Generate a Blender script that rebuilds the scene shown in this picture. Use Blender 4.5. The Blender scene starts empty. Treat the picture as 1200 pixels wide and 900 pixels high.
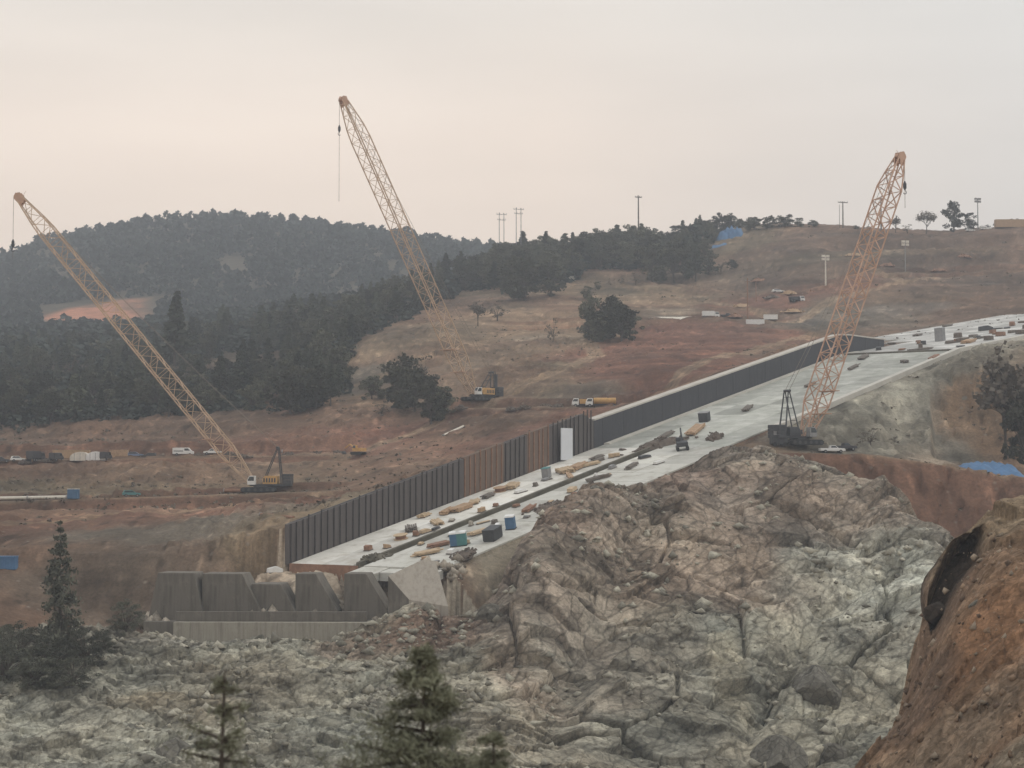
import bpy, math, random
import numpy as np
from mathutils import Vector, Matrix

C = bpy.context.scene.collection
R = math.radians
random.seed(7)
rng = np.random.default_rng(11)

# ------------------------------------------------------------------ camera model
F = 2200.0
HAZE = 2.8e-4
PITCH = math.atan(110 / F)
ca, sa = math.cos(PITCH), math.sin(PITCH)

def at(px, py, Y):
    """world point seen at photo pixel (px, py) at forward distance Y"""
    u, v = (px - 600) / F, (450 - py) / F
    dy, dz = ca - v * sa, sa + v * ca
    k = Y / dy
    return Vector((u * k, Y, dz * k))

def zat(px, py, Y):
    return at(px, py, Y).z

def xat(px, Y):
    return (px - 600) / F * Y

# ------------------------------------------------------------------ noise
def _h(ix, iy, seed):
    ix = ix.astype(np.int64); iy = iy.astype(np.int64)
    n = (ix * 374761393 + iy * 668265263 + seed * 1442695041) & 0xFFFFFFFF
    n = ((n ^ (n >> 13)) * 1274126177) & 0xFFFFFFFF
    n = ((n ^ (n >> 16)) * 2246822519) & 0xFFFFFFFF
    n = n ^ (n >> 15)
    return (n & 0xFFFFFF) / float(0xFFFFFF)

def vnoise(x, y, seed=0):
    ix, iy = np.floor(x), np.floor(y)
    fx, fy = x - ix, y - iy
    fx = fx * fx * fx * (fx * (fx * 6 - 15) + 10); fy = fy * fy * fy * (fy * (fy * 6 - 15) + 10)
    a, b = _h(ix, iy, seed), _h(ix + 1, iy, seed)
    c, d = _h(ix, iy + 1, seed), _h(ix + 1, iy + 1, seed)
    return (a + (b - a) * fx + (c - a) * fy + (a - b - c + d) * fx * fy) * 2 - 1

def fbm(x, y, octv=5, seed=0, gain=0.5, lac=2.03):
    s, a, t = 0, 1.0, 0
    for k in range(octv):
        s = s + a * vnoise(x + 17.3 * k, y - 9.1 * k, seed + k); t += a
        a *= gain; x = x * lac; y = y * lac
    return s / t

def ridged(x, y, octv=4, seed=0):
    s, a, t = 0, 1.0, 0
    for k in range(octv):
        s = s + a * (1 - 2 * np.abs(vnoise(x + 7.7 * k, y + 3.3 * k, seed + k))); t += a
        a *= 0.5; x = x * 2.1; y = y * 2.1
    return s / t

def facets(x, y, seed=0, tilt=1.0):
    """broken rock: every cell is a plane with its own tilt and step; returns height, crack distance, cell value"""
    ix, iy = np.floor(x), np.floor(y)
    d1 = np.full(x.shape, 9.0); d2 = np.full(x.shape, 9.0)
    hh = np.zeros(x.shape); cv = np.zeros(x.shape)
    for i in (-1, 0, 1):
        for j in (-1, 0, 1):
            cx, cy = ix + i, iy + j
            qx = cx + 0.05 + 0.9 * _h(cx, cy, seed); qy = cy + 0.05 + 0.9 * _h(cx, cy, seed + 1)
            dx, dy = x - qx, y - qy
            d = dx * dx + dy * dy
            r = _h(cx, cy, seed + 2)
            h = (r - 0.5) + tilt * (dx * (_h(cx, cy, seed + 3) - 0.5) + dy * (_h(cx, cy, seed + 4) - 0.5)) * 2
            m = d < d1
            d2 = np.where(m, d1, np.minimum(d2, d))
            hh = np.where(m, h, hh); cv = np.where(m, _h(cx, cy, seed + 5), cv)
            d1 = np.where(m, d, d1)
    return hh, np.sqrt(d2) - np.sqrt(d1), cv

def sstep(a, b, x):
    t = np.clip((x - a) / (b - a), 0, 1)
    return t * t * (3 - 2 * t)

class Rbf:
    """smooth height field through knots (px, py, Y)"""
    def __init__(self, knots, c=0.35, ys=9.0):
        self.ys, self.c = ys, c
        k = np.array([(p / 100.0, ys * math.log(Y), zat(p, q, Y)) for p, q, Y in knots])
        self.P = k[:, :2]
        n = len(k)
        d = self._phi(self.P[:, None, :] - self.P[None, :, :])
        A = np.zeros((n + 3, n + 3)); A[:n, :n] = d + np.eye(n) * -0.02
        A[:n, n] = 1; A[:n, n + 1:] = self.P; A[n, :n] = 1; A[n + 1:, :n] = self.P.T
        b = np.zeros(n + 3); b[:n] = k[:, 2]
        self.w = np.linalg.solve(A, b)
    def _phi(self, d):
        return np.sqrt((d ** 2).sum(-1) + self.c ** 2)
    def __call__(self, x, y):
        x = np.asarray(x, float); y = np.asarray(y, float); sh = x.shape
        x, y = x.ravel(), y.ravel()
        out = np.empty(len(x)); n = len(self.P)
        for s in range(0, len(x), 40000):
            q = np.stack([(x[s:s + 40000] / y[s:s + 40000] * F + 600) / 100.0, self.ys * np.log(y[s:s + 40000])], -1)
            ph = self._phi(q[:, None, :] - self.P[None])
            out[s:s + 40000] = ph @ self.w[:n] + self.w[n] + q @ self.w[n + 1:]
        return out.reshape(sh)

# ------------------------------------------------------------------ materials
def nodes_of(name):
    m = bpy.data.materials.new(name); m.use_nodes = True
    nt = m.node_tree
    return m, nt, nt.nodes['Principled BSDF']

def mat(name, col, rough=0.8, var=0.18, scale=0.6, metal=0.0, bump=0.0, rand=0.0, spec=0.3):
    """procedural paint / cloth / stone with uneven wear"""
    m, nt, b = nodes_of(name)
    tc = nt.nodes.new('ShaderNodeTexCoord')
    n1 = nt.nodes.new('ShaderNodeTexNoise'); n1.inputs['Scale'].default_value = scale; n1.inputs['Detail'].default_value = 6
    n1.inputs['Roughness'].default_value = 0.65
    nt.links.new(tc.outputs['Object'], n1.inputs['Vector'])
    mr = nt.nodes.new('ShaderNodeMapRange'); mr.inputs[1].default_value = 0.3; mr.inputs[2].default_value = 0.7
    mr.inputs[3].default_value = 1 - var; mr.inputs[4].default_value = 1 + var
    nt.links.new(n1.outputs['Fac'], mr.inputs[0])
    mul = nt.nodes.new('ShaderNodeVectorMath'); mul.operation = 'SCALE'
    mul.inputs[0].default_value = col[:3]
    src = mr.outputs[0]
    if rand:
        oi = nt.nodes.new('ShaderNodeObjectInfo')
        r2 = nt.nodes.new('ShaderNodeMapRange'); r2.inputs[3].default_value = 1 - rand; r2.inputs[4].default_value = 1 + rand
        nt.links.new(oi.outputs['Random'], r2.inputs[0])
        mm = nt.nodes.new('ShaderNodeMath'); mm.operation = 'MULTIPLY'
        nt.links.new(src, mm.inputs[0]); nt.links.new(r2.outputs[0], mm.inputs[1]); src = mm.outputs[0]
    nt.links.new(src, mul.inputs['Scale'])
    nt.links.new(mul.outputs[0], b.inputs['Base Color'])
    b.inputs['Roughness'].default_value = rough; b.inputs['Metallic'].default_value = metal
    b.inputs['Specular IOR Level'].default_value = spec
    if bump:
        bp = nt.nodes.new('ShaderNodeBump'); bp.inputs['Strength'].default_value = bump; bp.inputs['Distance'].default_value = 0.1
        nt.links.new(n1.outputs['Fac'], bp.inputs['Height']); nt.links.new(bp.outputs[0], b.inputs['Normal'])
    return m

def ground_mat(name, s1, s2, var1, var2, bump, bdist, speck=None):
    """soil or rock: colour from the mesh attribute, broken up by noise in world space"""
    m, nt, b = nodes_of(name)
    at_ = nt.nodes.new('ShaderNodeAttribute'); at_.attribute_name = 'soil'
    geo = nt.nodes.new('ShaderNodeNewGeometry')
    def noise(s, det, rough):
        n = nt.nodes.new('ShaderNodeTexNoise'); n.inputs['Scale'].default_value = s; n.inputs['Detail'].default_value = det
        n.inputs['Roughness'].default_value = rough
        nt.links.new(geo.outputs['Position'], n.inputs['Vector']); return n
    def rng_(n, lo, hi, a=0.32, c=0.68):
        mr = nt.nodes.new('ShaderNodeMapRange'); mr.inputs[1].default_value = a; mr.inputs[2].default_value = c
        mr.inputs[3].default_value = lo; mr.inputs[4].default_value = hi
        nt.links.new(n.outputs['Fac'], mr.inputs[0]); return mr
    a, c = noise(s1, 8, 0.7), noise(s2, 5, 0.6)
    ra, rc = rng_(a, 1 - var1, 1 + var1), rng_(c, 1 - var2, 1 + var2)
    mm = nt.nodes.new('ShaderNodeMath'); mm.operation = 'MULTIPLY'
    nt.links.new(ra.outputs[0], mm.inputs[0]); nt.links.new(rc.outputs[0], mm.inputs[1])
    h_ = noise(1.3, 6, 0.75); rh = rng_(h_, 0.72, 1.28, 0.35, 0.65)
    m3 = nt.nodes.new('ShaderNodeMath'); m3.operation = 'MULTIPLY'; nt.links.new(mm.outputs[0], m3.inputs[0]); nt.links.new(rh.outputs[0], m3.inputs[1])
    src = m3.outputs[0]
    sc = nt.nodes.new('ShaderNodeVectorMath'); sc.operation = 'SCALE'
    nt.links.new(at_.outputs['Color'], sc.inputs[0]); nt.links.new(src, sc.inputs['Scale'])
    last = sc.outputs[0]
    if speck:                                    # pale stones and dark clods lying in the soil
        vo = nt.nodes.new('ShaderNodeTexVoronoi'); vo.inputs['Scale'].default_value = speck[0]
        nt.links.new(geo.outputs['Position'], vo.inputs['Vector'])
        cr = nt.nodes.new('ShaderNodeMapRange'); cr.inputs[1].default_value = 0.0; cr.inputs[2].default_value = 0.33
        cr.inputs[3].default_value = 1.0; cr.inputs[4].default_value = 0.0
        nt.links.new(vo.outputs['Distance'], cr.inputs[0])
        sp = nt.nodes.new('ShaderNodeSeparateColor'); nt.links.new(vo.outputs['Color'], sp.inputs[0])
        gt = nt.nodes.new('ShaderNodeMath'); gt.operation = 'GREATER_THAN'; gt.inputs[1].default_value = speck[1]
        nt.links.new(sp.outputs[0], gt.inputs[0])
        pr = nt.nodes.new('ShaderNodeMath'); pr.operation = 'MULTIPLY'
        nt.links.new(gt.outputs[0], pr.inputs[0]); nt.links.new(cr.outputs[0], pr.inputs[1])
        p2 = nt.nodes.new('ShaderNodeMath'); p2.operation = 'MULTIPLY'; p2.inputs[1].default_value = 0.7
        nt.links.new(pr.outputs[0], p2.inputs[0])
        mx = nt.nodes.new('ShaderNodeMix'); mx.data_type = 'RGBA'
        nt.links.new(p2.outputs[0], mx.inputs['Factor']); nt.links.new(last, mx.inputs['A'])
        cc = nt.nodes.new('ShaderNodeMix'); cc.data_type = 'RGBA'
        cc.inputs['A'].default_value = (*speck[2], 1); cc.inputs['B'].default_value = (*speck[3], 1)
        nt.links.new(sp.outputs[1], cc.inputs['Factor']); nt.links.new(cc.outputs['Result'], mx.inputs['B'])
        last = mx.outputs['Result']
    nt.links.new(last, b.inputs['Base Color'])
    b.inputs['Roughness'].default_value = 0.95; b.inputs['Specular IOR Level'].default_value = 0.1
    bp = nt.nodes.new('ShaderNodeBump'); bp.inputs['Strength'].default_value = bump; bp.inputs['Distance'].default_value = bdist
    nt.links.new(a.outputs['Fac'], bp.inputs['Height']); nt.links.new(bp.outputs[0], b.inputs['Normal'])
    return m

M = dict(
    boom=mat('crane_boom_paint', (0.50, 0.36, 0.245), 0.6, 0.18, 0.3),
    boom_red=mat('crane_red_paint', (0.48, 0.305, 0.215), 0.6, 0.2, 0.3),
    orange=mat('orange_machine_paint', (0.52, 0.31, 0.11), 0.55, 0.2, 0.8),
    darkm=mat('dark_steel', (0.055, 0.058, 0.062), 0.6, 0.3, 1.0),
    black=mat('black_rubber', (0.025, 0.025, 0.025), 0.8, 0.2, 2.0),
    grey=mat('grey_steel', (0.25, 0.25, 0.25), 0.55, 0.2, 1.0),
    rope=mat('wire_rope', (0.22, 0.19, 0.16), 0.6, 0.1, 1.0),
    white=mat('white_vehicle_paint', (0.74, 0.74, 0.72), 0.45, 0.08, 1.0),
    cream=mat('cream_canvas', (0.66, 0.62, 0.54), 0.8, 0.12, 1.0),
    glass=mat('vehicle_glass', (0.04, 0.05, 0.055), 0.15, 0.1, 1.0, spec=0.5),
    blue=mat('blue_tarp', (0.07, 0.16, 0.30), 0.6, 0.25, 0.6, bump=0.4),
    bluep=mat('blue_plastic', (0.07, 0.15, 0.26), 0.6, 0.15, 1.0),
    teal=mat('teal_plastic', (0.08, 0.22, 0.22), 0.6, 0.15, 1.0),
    bcar=mat('blue_car_paint', (0.16, 0.21, 0.32), 0.4, 0.1, 1.0),
    dcar=mat('dark_car_paint', (0.05, 0.05, 0.055), 0.4, 0.1, 1.0),
    tanb=mat('tan_plywood', (0.42, 0.29, 0.18), 0.8, 0.15, 1.0),
    lumber=mat('fresh_lumber', (0.50, 0.38, 0.25), 0.8, 0.25, 1.5),
    ribs=mat('rib_steel', (0.062, 0.055, 0.053), 0.8, 0.3, 1.0),
    lumber2=mat('orange_lumber', (0.42, 0.285, 0.18), 0.8, 0.25, 1.5),
    wood=mat('weathered_wood', (0.16, 0.14, 0.12), 0.9, 0.25, 0.8),
    rust=mat('rusty_steel', (0.26, 0.15, 0.10), 0.85, 0.3, 0.8),
    debris=mat('dark_debris', (0.13, 0.105, 0.085), 0.9, 0.35, 1.0),
    form=mat('grey_formwork', (0.118, 0.106, 0.102), 0.85, 0.35, 0.25),
    form2=mat('brown_formwork', (0.175, 0.128, 0.10), 0.85, 0.25, 0.15),
    wallD=mat('dark_wall_concrete', (0.066, 0.071, 0.080), 0.85, 0.3, 0.08),
    cap=mat('pale_cap_concrete', (0.50, 0.47, 0.42), 0.9, 0.15, 0.2),
    panel=mat('white_sheet', (0.62, 0.64, 0.67), 0.6, 0.05, 0.5),
    conc=mat('grey_concrete', (0.150, 0.136, 0.115), 0.9, 0.32, 0.45, bump=0.3),
    concL=mat('pale_concrete', (0.38, 0.345, 0.30), 0.9, 0.14, 0.3, bump=0.2),
    concW=mat('white_concrete', (0.66, 0.65, 0.60), 0.85, 0.1, 0.4),
    ledge=mat('ledge_concrete', (0.32, 0.30, 0.25), 0.9, 0.2, 0.3, bump=0.2),
    bark=mat('bark', (0.085, 0.07, 0.058), 0.95, 0.3, 2.0),
    pine=mat('pine_needles', (0.078, 0.086, 0.060), 0.8, 0.45, 0.5, rand=0.5, spec=0.1),
    oak=mat('oak_leaves', (0.084, 0.085, 0.058), 0.8, 0.45, 0.5, rand=0.5, spec=0.1),
    dry=mat('dry_twigs', (0.15, 0.13, 0.105), 0.9, 0.3, 0.5, rand=0.15, spec=0.1),
    brush=mat('grey_green_brush', (0.105, 0.108, 0.082), 0.85, 0.4, 0.6, rand=0.3, spec=0.1),
    npine=mat('near_pine_needles', (0.190, 0.195, 0.135), 0.8, 0.4, 0.8, spec=0.1),
    fforest=mat('far_tree_foliage', (0.050, 0.060, 0.050), 0.9, 0.4, 0.02, spec=0.05),
)
M['soil'] = ground_mat('bare_soil', 0.09, 0.012, 0.30, 0.16, 0.6, 1.2, (0.55, 0.82, (0.34, 0.30, 0.25), (0.07, 0.06, 0.05)))
def stained(name, col, dark, pale):
    """old cast concrete: damp streaks running down, pale lime patches, dirt low on the faces"""
    m, nt, b = nodes_of(name); tc = nt.nodes.new('ShaderNodeTexCoord'); last = (*col, 1)
    for sc_, xyz, a, c, k, tint in ((1.0, (1.3, 1.3, 0.10), 0.45, 0.70, 0.75, dark), (1.0, (0.5, 0.5, 0.35), 0.55, 0.72, 0.6, pale), (1.0, (2.5, 2.5, 2.0), 0.56, 0.70, 0.45, dark)):
        mp = nt.nodes.new('ShaderNodeMapping'); mp.inputs['Scale'].default_value = xyz
        n = nt.nodes.new('ShaderNodeTexNoise'); n.inputs['Scale'].default_value = sc_; n.inputs['Detail'].default_value = 7; n.inputs['Roughness'].default_value = 0.65
        nt.links.new(tc.outputs['Object'], mp.inputs[0]); nt.links.new(mp.outputs[0], n.inputs['Vector'])
        mr = nt.nodes.new('ShaderNodeMapRange'); mr.inputs[1].default_value = a; mr.inputs[2].default_value = c; mr.inputs[4].default_value = k
        nt.links.new(n.outputs['Fac'], mr.inputs[0])
        mx = nt.nodes.new('ShaderNodeMix'); mx.data_type = 'RGBA'; nt.links.new(mr.outputs[0], mx.inputs['Factor'])
        if isinstance(last, tuple): mx.inputs['A'].default_value = last
        else: nt.links.new(last, mx.inputs['A'])
        mx.inputs['B'].default_value = (*tint, 1); last = mx.outputs['Result']
    nt.links.new(last, b.inputs['Base Color']); b.inputs['Roughness'].default_value = 0.92; b.inputs['Specular IOR Level'].default_value = 0.2
    bp = nt.nodes.new('ShaderNodeBump'); bp.inputs['Strength'].default_value = 0.35; bp.inputs['Distance'].default_value = 0.1
    nt.links.new(n.outputs['Fac'], bp.inputs['Height']); nt.links.new(bp.outputs[0], b.inputs['Normal'])
    return m
M['conc'] = stained('grey_concrete', (0.165, 0.150, 0.128), (0.085, 0.076, 0.064), (0.24, 0.215, 0.18))
M['ledge'] = stained('ledge_concrete', (0.33, 0.305, 0.255), (0.17, 0.15, 0.12), (0.42, 0.39, 0.33))
M['concL'] = stained('pale_concrete', (0.385, 0.35, 0.30), (0.25, 0.22, 0.18), (0.44, 0.405, 0.35))
M['form'] = stained('grey_formwork', (0.118, 0.106, 0.102), (0.070, 0.062, 0.058), (0.165, 0.145, 0.13))
M['form2'] = stained('brown_formwork', (0.175, 0.128, 0.10), (0.105, 0.078, 0.062), (0.22, 0.165, 0.13))
M['wallD'] = stained('dark_wall_concrete', (0.066, 0.069, 0.077), (0.045, 0.046, 0.050), (0.10, 0.10, 0.105))
M['spur'] = ground_mat('stony_clay', 0.5, 0.05, 0.25, 0.18, 0.8, 0.5, (1.1, 0.80, (0.36, 0.29, 0.22), (0.10, 0.07, 0.05)))
M['rock'] = ground_mat('broken_rock', 0.35, 0.03, 0.16, 0.14, 0.4, 0.5)
M['rubble'] = ground_mat('loose_stone', 0.35, 0.03, 0.22, 0.12, 0.5, 0.5)

def fracture(m, scales, nk, ck, spin, crack):
    """split rock faces: every shard has its own tilt and its own grey, with joint stain and crevice shade painted dark between shards"""
    nt = m.node_tree; b = nt.nodes['Principled BSDF']
    geo = nt.nodes.new('ShaderNodeNewGeometry')
    warp = nt.nodes.new('ShaderNodeTexNoise'); warp.inputs['Scale'].default_value = 0.22; warp.inputs['Detail'].default_value = 3
    nt.links.new(geo.outputs['Position'], warp.inputs['Vector'])
    wsc = nt.nodes.new('ShaderNodeVectorMath'); wsc.operation = 'MULTIPLY_ADD'; wsc.inputs[1].default_value = (1.3, 1.3, 1.3)
    nt.links.new(warp.outputs['Color'], wsc.inputs[0]); nt.links.new(geo.outputs['Position'], wsc.inputs[2])
    col = b.inputs['Base Color'].links[0].from_socket
    nrm = b.inputs['Normal'].links[0].from_socket
    mask = nt.nodes.new('ShaderNodeTexNoise'); mask.inputs['Scale'].default_value = 0.075; mask.inputs['Detail'].default_value = 4
    nt.links.new(geo.outputs['Position'], mask.inputs['Vector'])
    for i, (sx, sz) in enumerate(scales):
        mp = nt.nodes.new('ShaderNodeMapping'); mp.vector_type = 'TEXTURE'
        mp.inputs['Rotation'].default_value = (R(12), R(spin[i]), R(20 * i)); mp.inputs['Scale'].default_value = (sx, sx * 0.6, sz)
        nt.links.new(wsc.outputs[0], mp.inputs['Vector'])
        vo = nt.nodes.new('ShaderNodeTexVoronoi'); vo.inputs['Scale'].default_value = 1.0
        nt.links.new(mp.outputs[0], vo.inputs['Vector'])
        sub = nt.nodes.new('ShaderNodeVectorMath'); sub.operation = 'SUBTRACT'; sub.inputs[1].default_value = (0.5, 0.5, 0.5)
        nt.links.new(vo.outputs['Color'], sub.inputs[0])
        mad = nt.nodes.new('ShaderNodeVectorMath'); mad.operation = 'MULTIPLY_ADD'; 
        mk = nt.nodes.new('ShaderNodeMapRange'); mk.inputs[1].default_value = 0.38; mk.inputs[2].default_value = 0.62; mk.inputs[3].default_value = nk[i] * 0.35; mk.inputs[4].default_value = nk[i] * 1.35
        nt.links.new(mask.outputs['Fac'], mk.inputs[0]); nt.links.new(mk.outputs[0], mad.inputs[1])
        nt.links.new(sub.outputs[0], mad.inputs[0]); nt.links.new(nrm, mad.inputs[2])
        nm = nt.nodes.new('ShaderNodeVectorMath'); nm.operation = 'NORMALIZE'; nt.links.new(mad.outputs[0], nm.inputs[0]); nrm = nm.outputs[0]
        sp = nt.nodes.new('ShaderNodeSeparateColor'); nt.links.new(vo.outputs['Color'], sp.inputs[0])
        mr = nt.nodes.new('ShaderNodeMapRange'); mr.inputs[3].default_value = 1 - ck[i]; mr.inputs[4].default_value = 1 + ck[i]
        nt.links.new(sp.outputs[1], mr.inputs[0])
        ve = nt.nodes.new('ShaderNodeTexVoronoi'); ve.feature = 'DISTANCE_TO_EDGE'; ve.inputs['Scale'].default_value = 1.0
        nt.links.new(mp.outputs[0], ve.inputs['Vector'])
        me_ = nt.nodes.new('ShaderNodeMapRange'); me_.inputs[1].default_value = 0.0; me_.inputs[2].default_value = 0.09; me_.inputs[3].default_value = 1 - crack[i]; me_.inputs[4].default_value = 1.0  # darkens the colour along joints: part stain, part painted crevice shade
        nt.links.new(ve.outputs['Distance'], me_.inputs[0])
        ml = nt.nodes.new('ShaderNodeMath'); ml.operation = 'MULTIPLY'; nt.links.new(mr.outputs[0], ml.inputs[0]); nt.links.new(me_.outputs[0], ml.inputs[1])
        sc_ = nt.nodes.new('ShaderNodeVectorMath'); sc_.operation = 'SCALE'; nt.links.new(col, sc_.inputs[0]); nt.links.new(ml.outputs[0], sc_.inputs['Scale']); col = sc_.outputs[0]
    nt.links.new(col, b.inputs['Base Color']); nt.links.new(nrm, b.inputs['Normal'])
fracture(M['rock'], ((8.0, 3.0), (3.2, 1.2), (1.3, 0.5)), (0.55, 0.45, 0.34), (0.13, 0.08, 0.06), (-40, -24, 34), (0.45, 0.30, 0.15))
fracture(M['spur'], ((3.0, 2.0), (0.9, 0.6)), (0.4, 0.6), (0.10, 0.16), (-20, 25), (0.2, 0.25))

# ------------------------------------------------------------------ object helpers
def tag(o, label, cat, group=None):
    o['label'] = label; o['category'] = cat
    if group: o['group'] = group
    return o

def empty(name, loc=(0, 0, 0), rz=0.0, label=None, cat=None, group=None):
    o = bpy.data.objects.new(name, None); C.objects.link(o)
    o.location = loc; o.rotation_euler = (0, 0, rz); o.empty_display_size = 0.5
    if label: tag(o, label, cat, group)
    return o

class MB:
    def __init__(s): s.v, s.f = [], []
    def add(s, vs, fs):
        k = len(s.v); s.v += [tuple(p) for p in vs]; s.f += [tuple(i + k for i in f) for f in fs]; return s
    def box(s, a, b, ch=0.0):
        (x0, y0, z0), (x1, y1, z1) = a, b
        return s.add([(x0, y0, z0), (x1, y0, z0), (x1, y1, z0), (x0, y1, z0), (x0, y0, z1), (x1, y0, z1), (x1, y1, z1), (x0, y1, z1)],
                     [(0, 3, 2, 1), (4, 5, 6, 7), (0, 1, 5, 4), (1, 2, 6, 5), (2, 3, 7, 6), (3, 0, 4, 7)])
    def bar(s, p, q, r, r2=None, n=4):
        p, q = Vector(p), Vector(q); r2 = r if r2 is None else r2
        d = (q - p)
        if d.length < 1e-6: return s
        d.normalize()
        a = d.cross(Vector((0, 0, 1)) if abs(d.z) < 0.9 else Vector((1, 0, 0))).normalized(); b = d.cross(a)
        vs = []
        for c, rr in ((p, r), (q, r2)):
            for k in range(n):
                t = 2 * math.pi * (k + 0.5) / n
                vs.append(c + (a * math.cos(t) + b * math.sin(t)) * rr)
        fs = [(k, (k + 1) % n, n + (k + 1) % n, n + k) for k in range(n)]
        fs += [tuple(range(n))[::-1], tuple(range(n, 2 * n))]
        return s.add(vs, fs)
    def path(s, pts, r, n=4):
        for a, b in zip(pts[:-1], pts[1:]): s.bar(a, b, r, n=n)
        return s
    def prism(s, prof, y0, y1, axis='y'):
        """profile in x,z pushed along y (or profile in x,y pushed along z)"""
        n = len(prof)
        if axis == 'y': vs = [(x, y0, z) for x, z in prof] + [(x, y1, z) for x, z in prof]
        else: vs = [(x, y, y0) for x, y in prof] + [(x, y, y1) for x, y in prof]
        fs = [(k, (k + 1) % n, n + (k + 1) % n, n + k) for k in range(n)]
        fs += [tuple(range(n))[::-1], tuple(range(n, 2 * n))]
        return s.add(vs, fs)
    def build(s, name, m, parent=None, bevel=0.0, smooth=False):
        me = bpy.data.meshes.new(name); me.from_pydata(s.v, [], s.f); me.update()
        for mm in (m if isinstance(m, (list, tuple)) else [m]): me.materials.append(mm)
        if smooth: me.polygons.foreach_set('use_smooth', [True] * len(me.polygons))
        o = bpy.data.objects.new(name, me); C.objects.link(o)
        if parent: o.parent = parent
        if bevel:
            bv = o.modifiers.new('bevel', 'BEVEL'); bv.width = bevel; bv.segments = 2; bv.limit_method = 'ANGLE'
        return o

def mesh_np(name, v, f, m, smooth=False, col=None, parent=None):
    me = bpy.data.meshes.new(name)
    v = np.asarray(v, np.float32); f = np.asarray(f, np.int32); k = f.shape[1]
    me.vertices.add(len(v)); me.vertices.foreach_set('co', v.ravel())
    me.loops.add(f.size); me.loops.foreach_set('vertex_index', f.ravel())
    me.polygons.add(len(f)); me.polygons.foreach_set('loop_start', np.arange(0, f.size, k, dtype=np.int32))
    me.update(calc_edges=True)
    if smooth: me.polygons.foreach_set('use_smooth', np.ones(len(f), bool))
    if col is not None:
        a = me.color_attributes.new('soil', 'FLOAT_COLOR', 'POINT')
        a.data.foreach_set('color', np.concatenate([col, np.ones((len(col), 1))], 1).astype(np.float32).ravel())
    me.materials.append(m)
    o = bpy.data.objects.new(name, me); C.objects.link(o)
    if parent: o.parent = parent
    return o

def grid_faces(nr, nc):
    i = (np.arange(nr - 1)[:, None] * nc + np.arange(nc - 1)[None]).ravel()
    return np.stack([i, i + 1, i + 1 + nc, i + nc], -1)

def copy_tree(o, parent=None):
    c = o.copy(); C.objects.link(c)
    if parent: c.parent = parent
    for ch in list(o.children): copy_tree(ch, c)
    return c

# ------------------------------------------------------------------ the chute's frame
TH = R(36.0)
DIR = np.array([math.sin(TH), math.cos(TH)]); NRM = np.array([math.cos(TH), -math.sin(TH)])
W = 38.0
Y0 = 370.0
L0 = at(340, 660, Y0)
S1, S2 = 0.222, 0.135
T1 = (566 - Y0) / math.cos(TH)
T2 = T1 + 210
TP = 108.0                                     # where the wall changes from formwork to finished concrete

def zc(t):
    t = np.asarray(t, float)
    return L0.z + S1 * np.clip(t, 0, T1) + S2 * np.maximum(t - T1, 0)

def wall_h(t):
    return np.where(t < TP, 7.6 + 1.7 * np.clip(t / TP, 0, 1), 6.6 - 0.9 * np.clip((t - TP) / (T1 + 30 - TP), 0, 1) - 3.6 * np.clip((t - T1 - 4) / 28, 0, 1))

def tn(x, y):
    dx, dy = x - L0.x, y - L0.y
    return dx * DIR[0] + dy * DIR[1], dx * NRM[0] + dy * NRM[1]

def cp(t, n, dz=0.0):
    return Vector((L0.x + t * DIR[0] + n * NRM[0], L0.y + t * DIR[1] + n * NRM[1], float(zc(t)) + dz))

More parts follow.
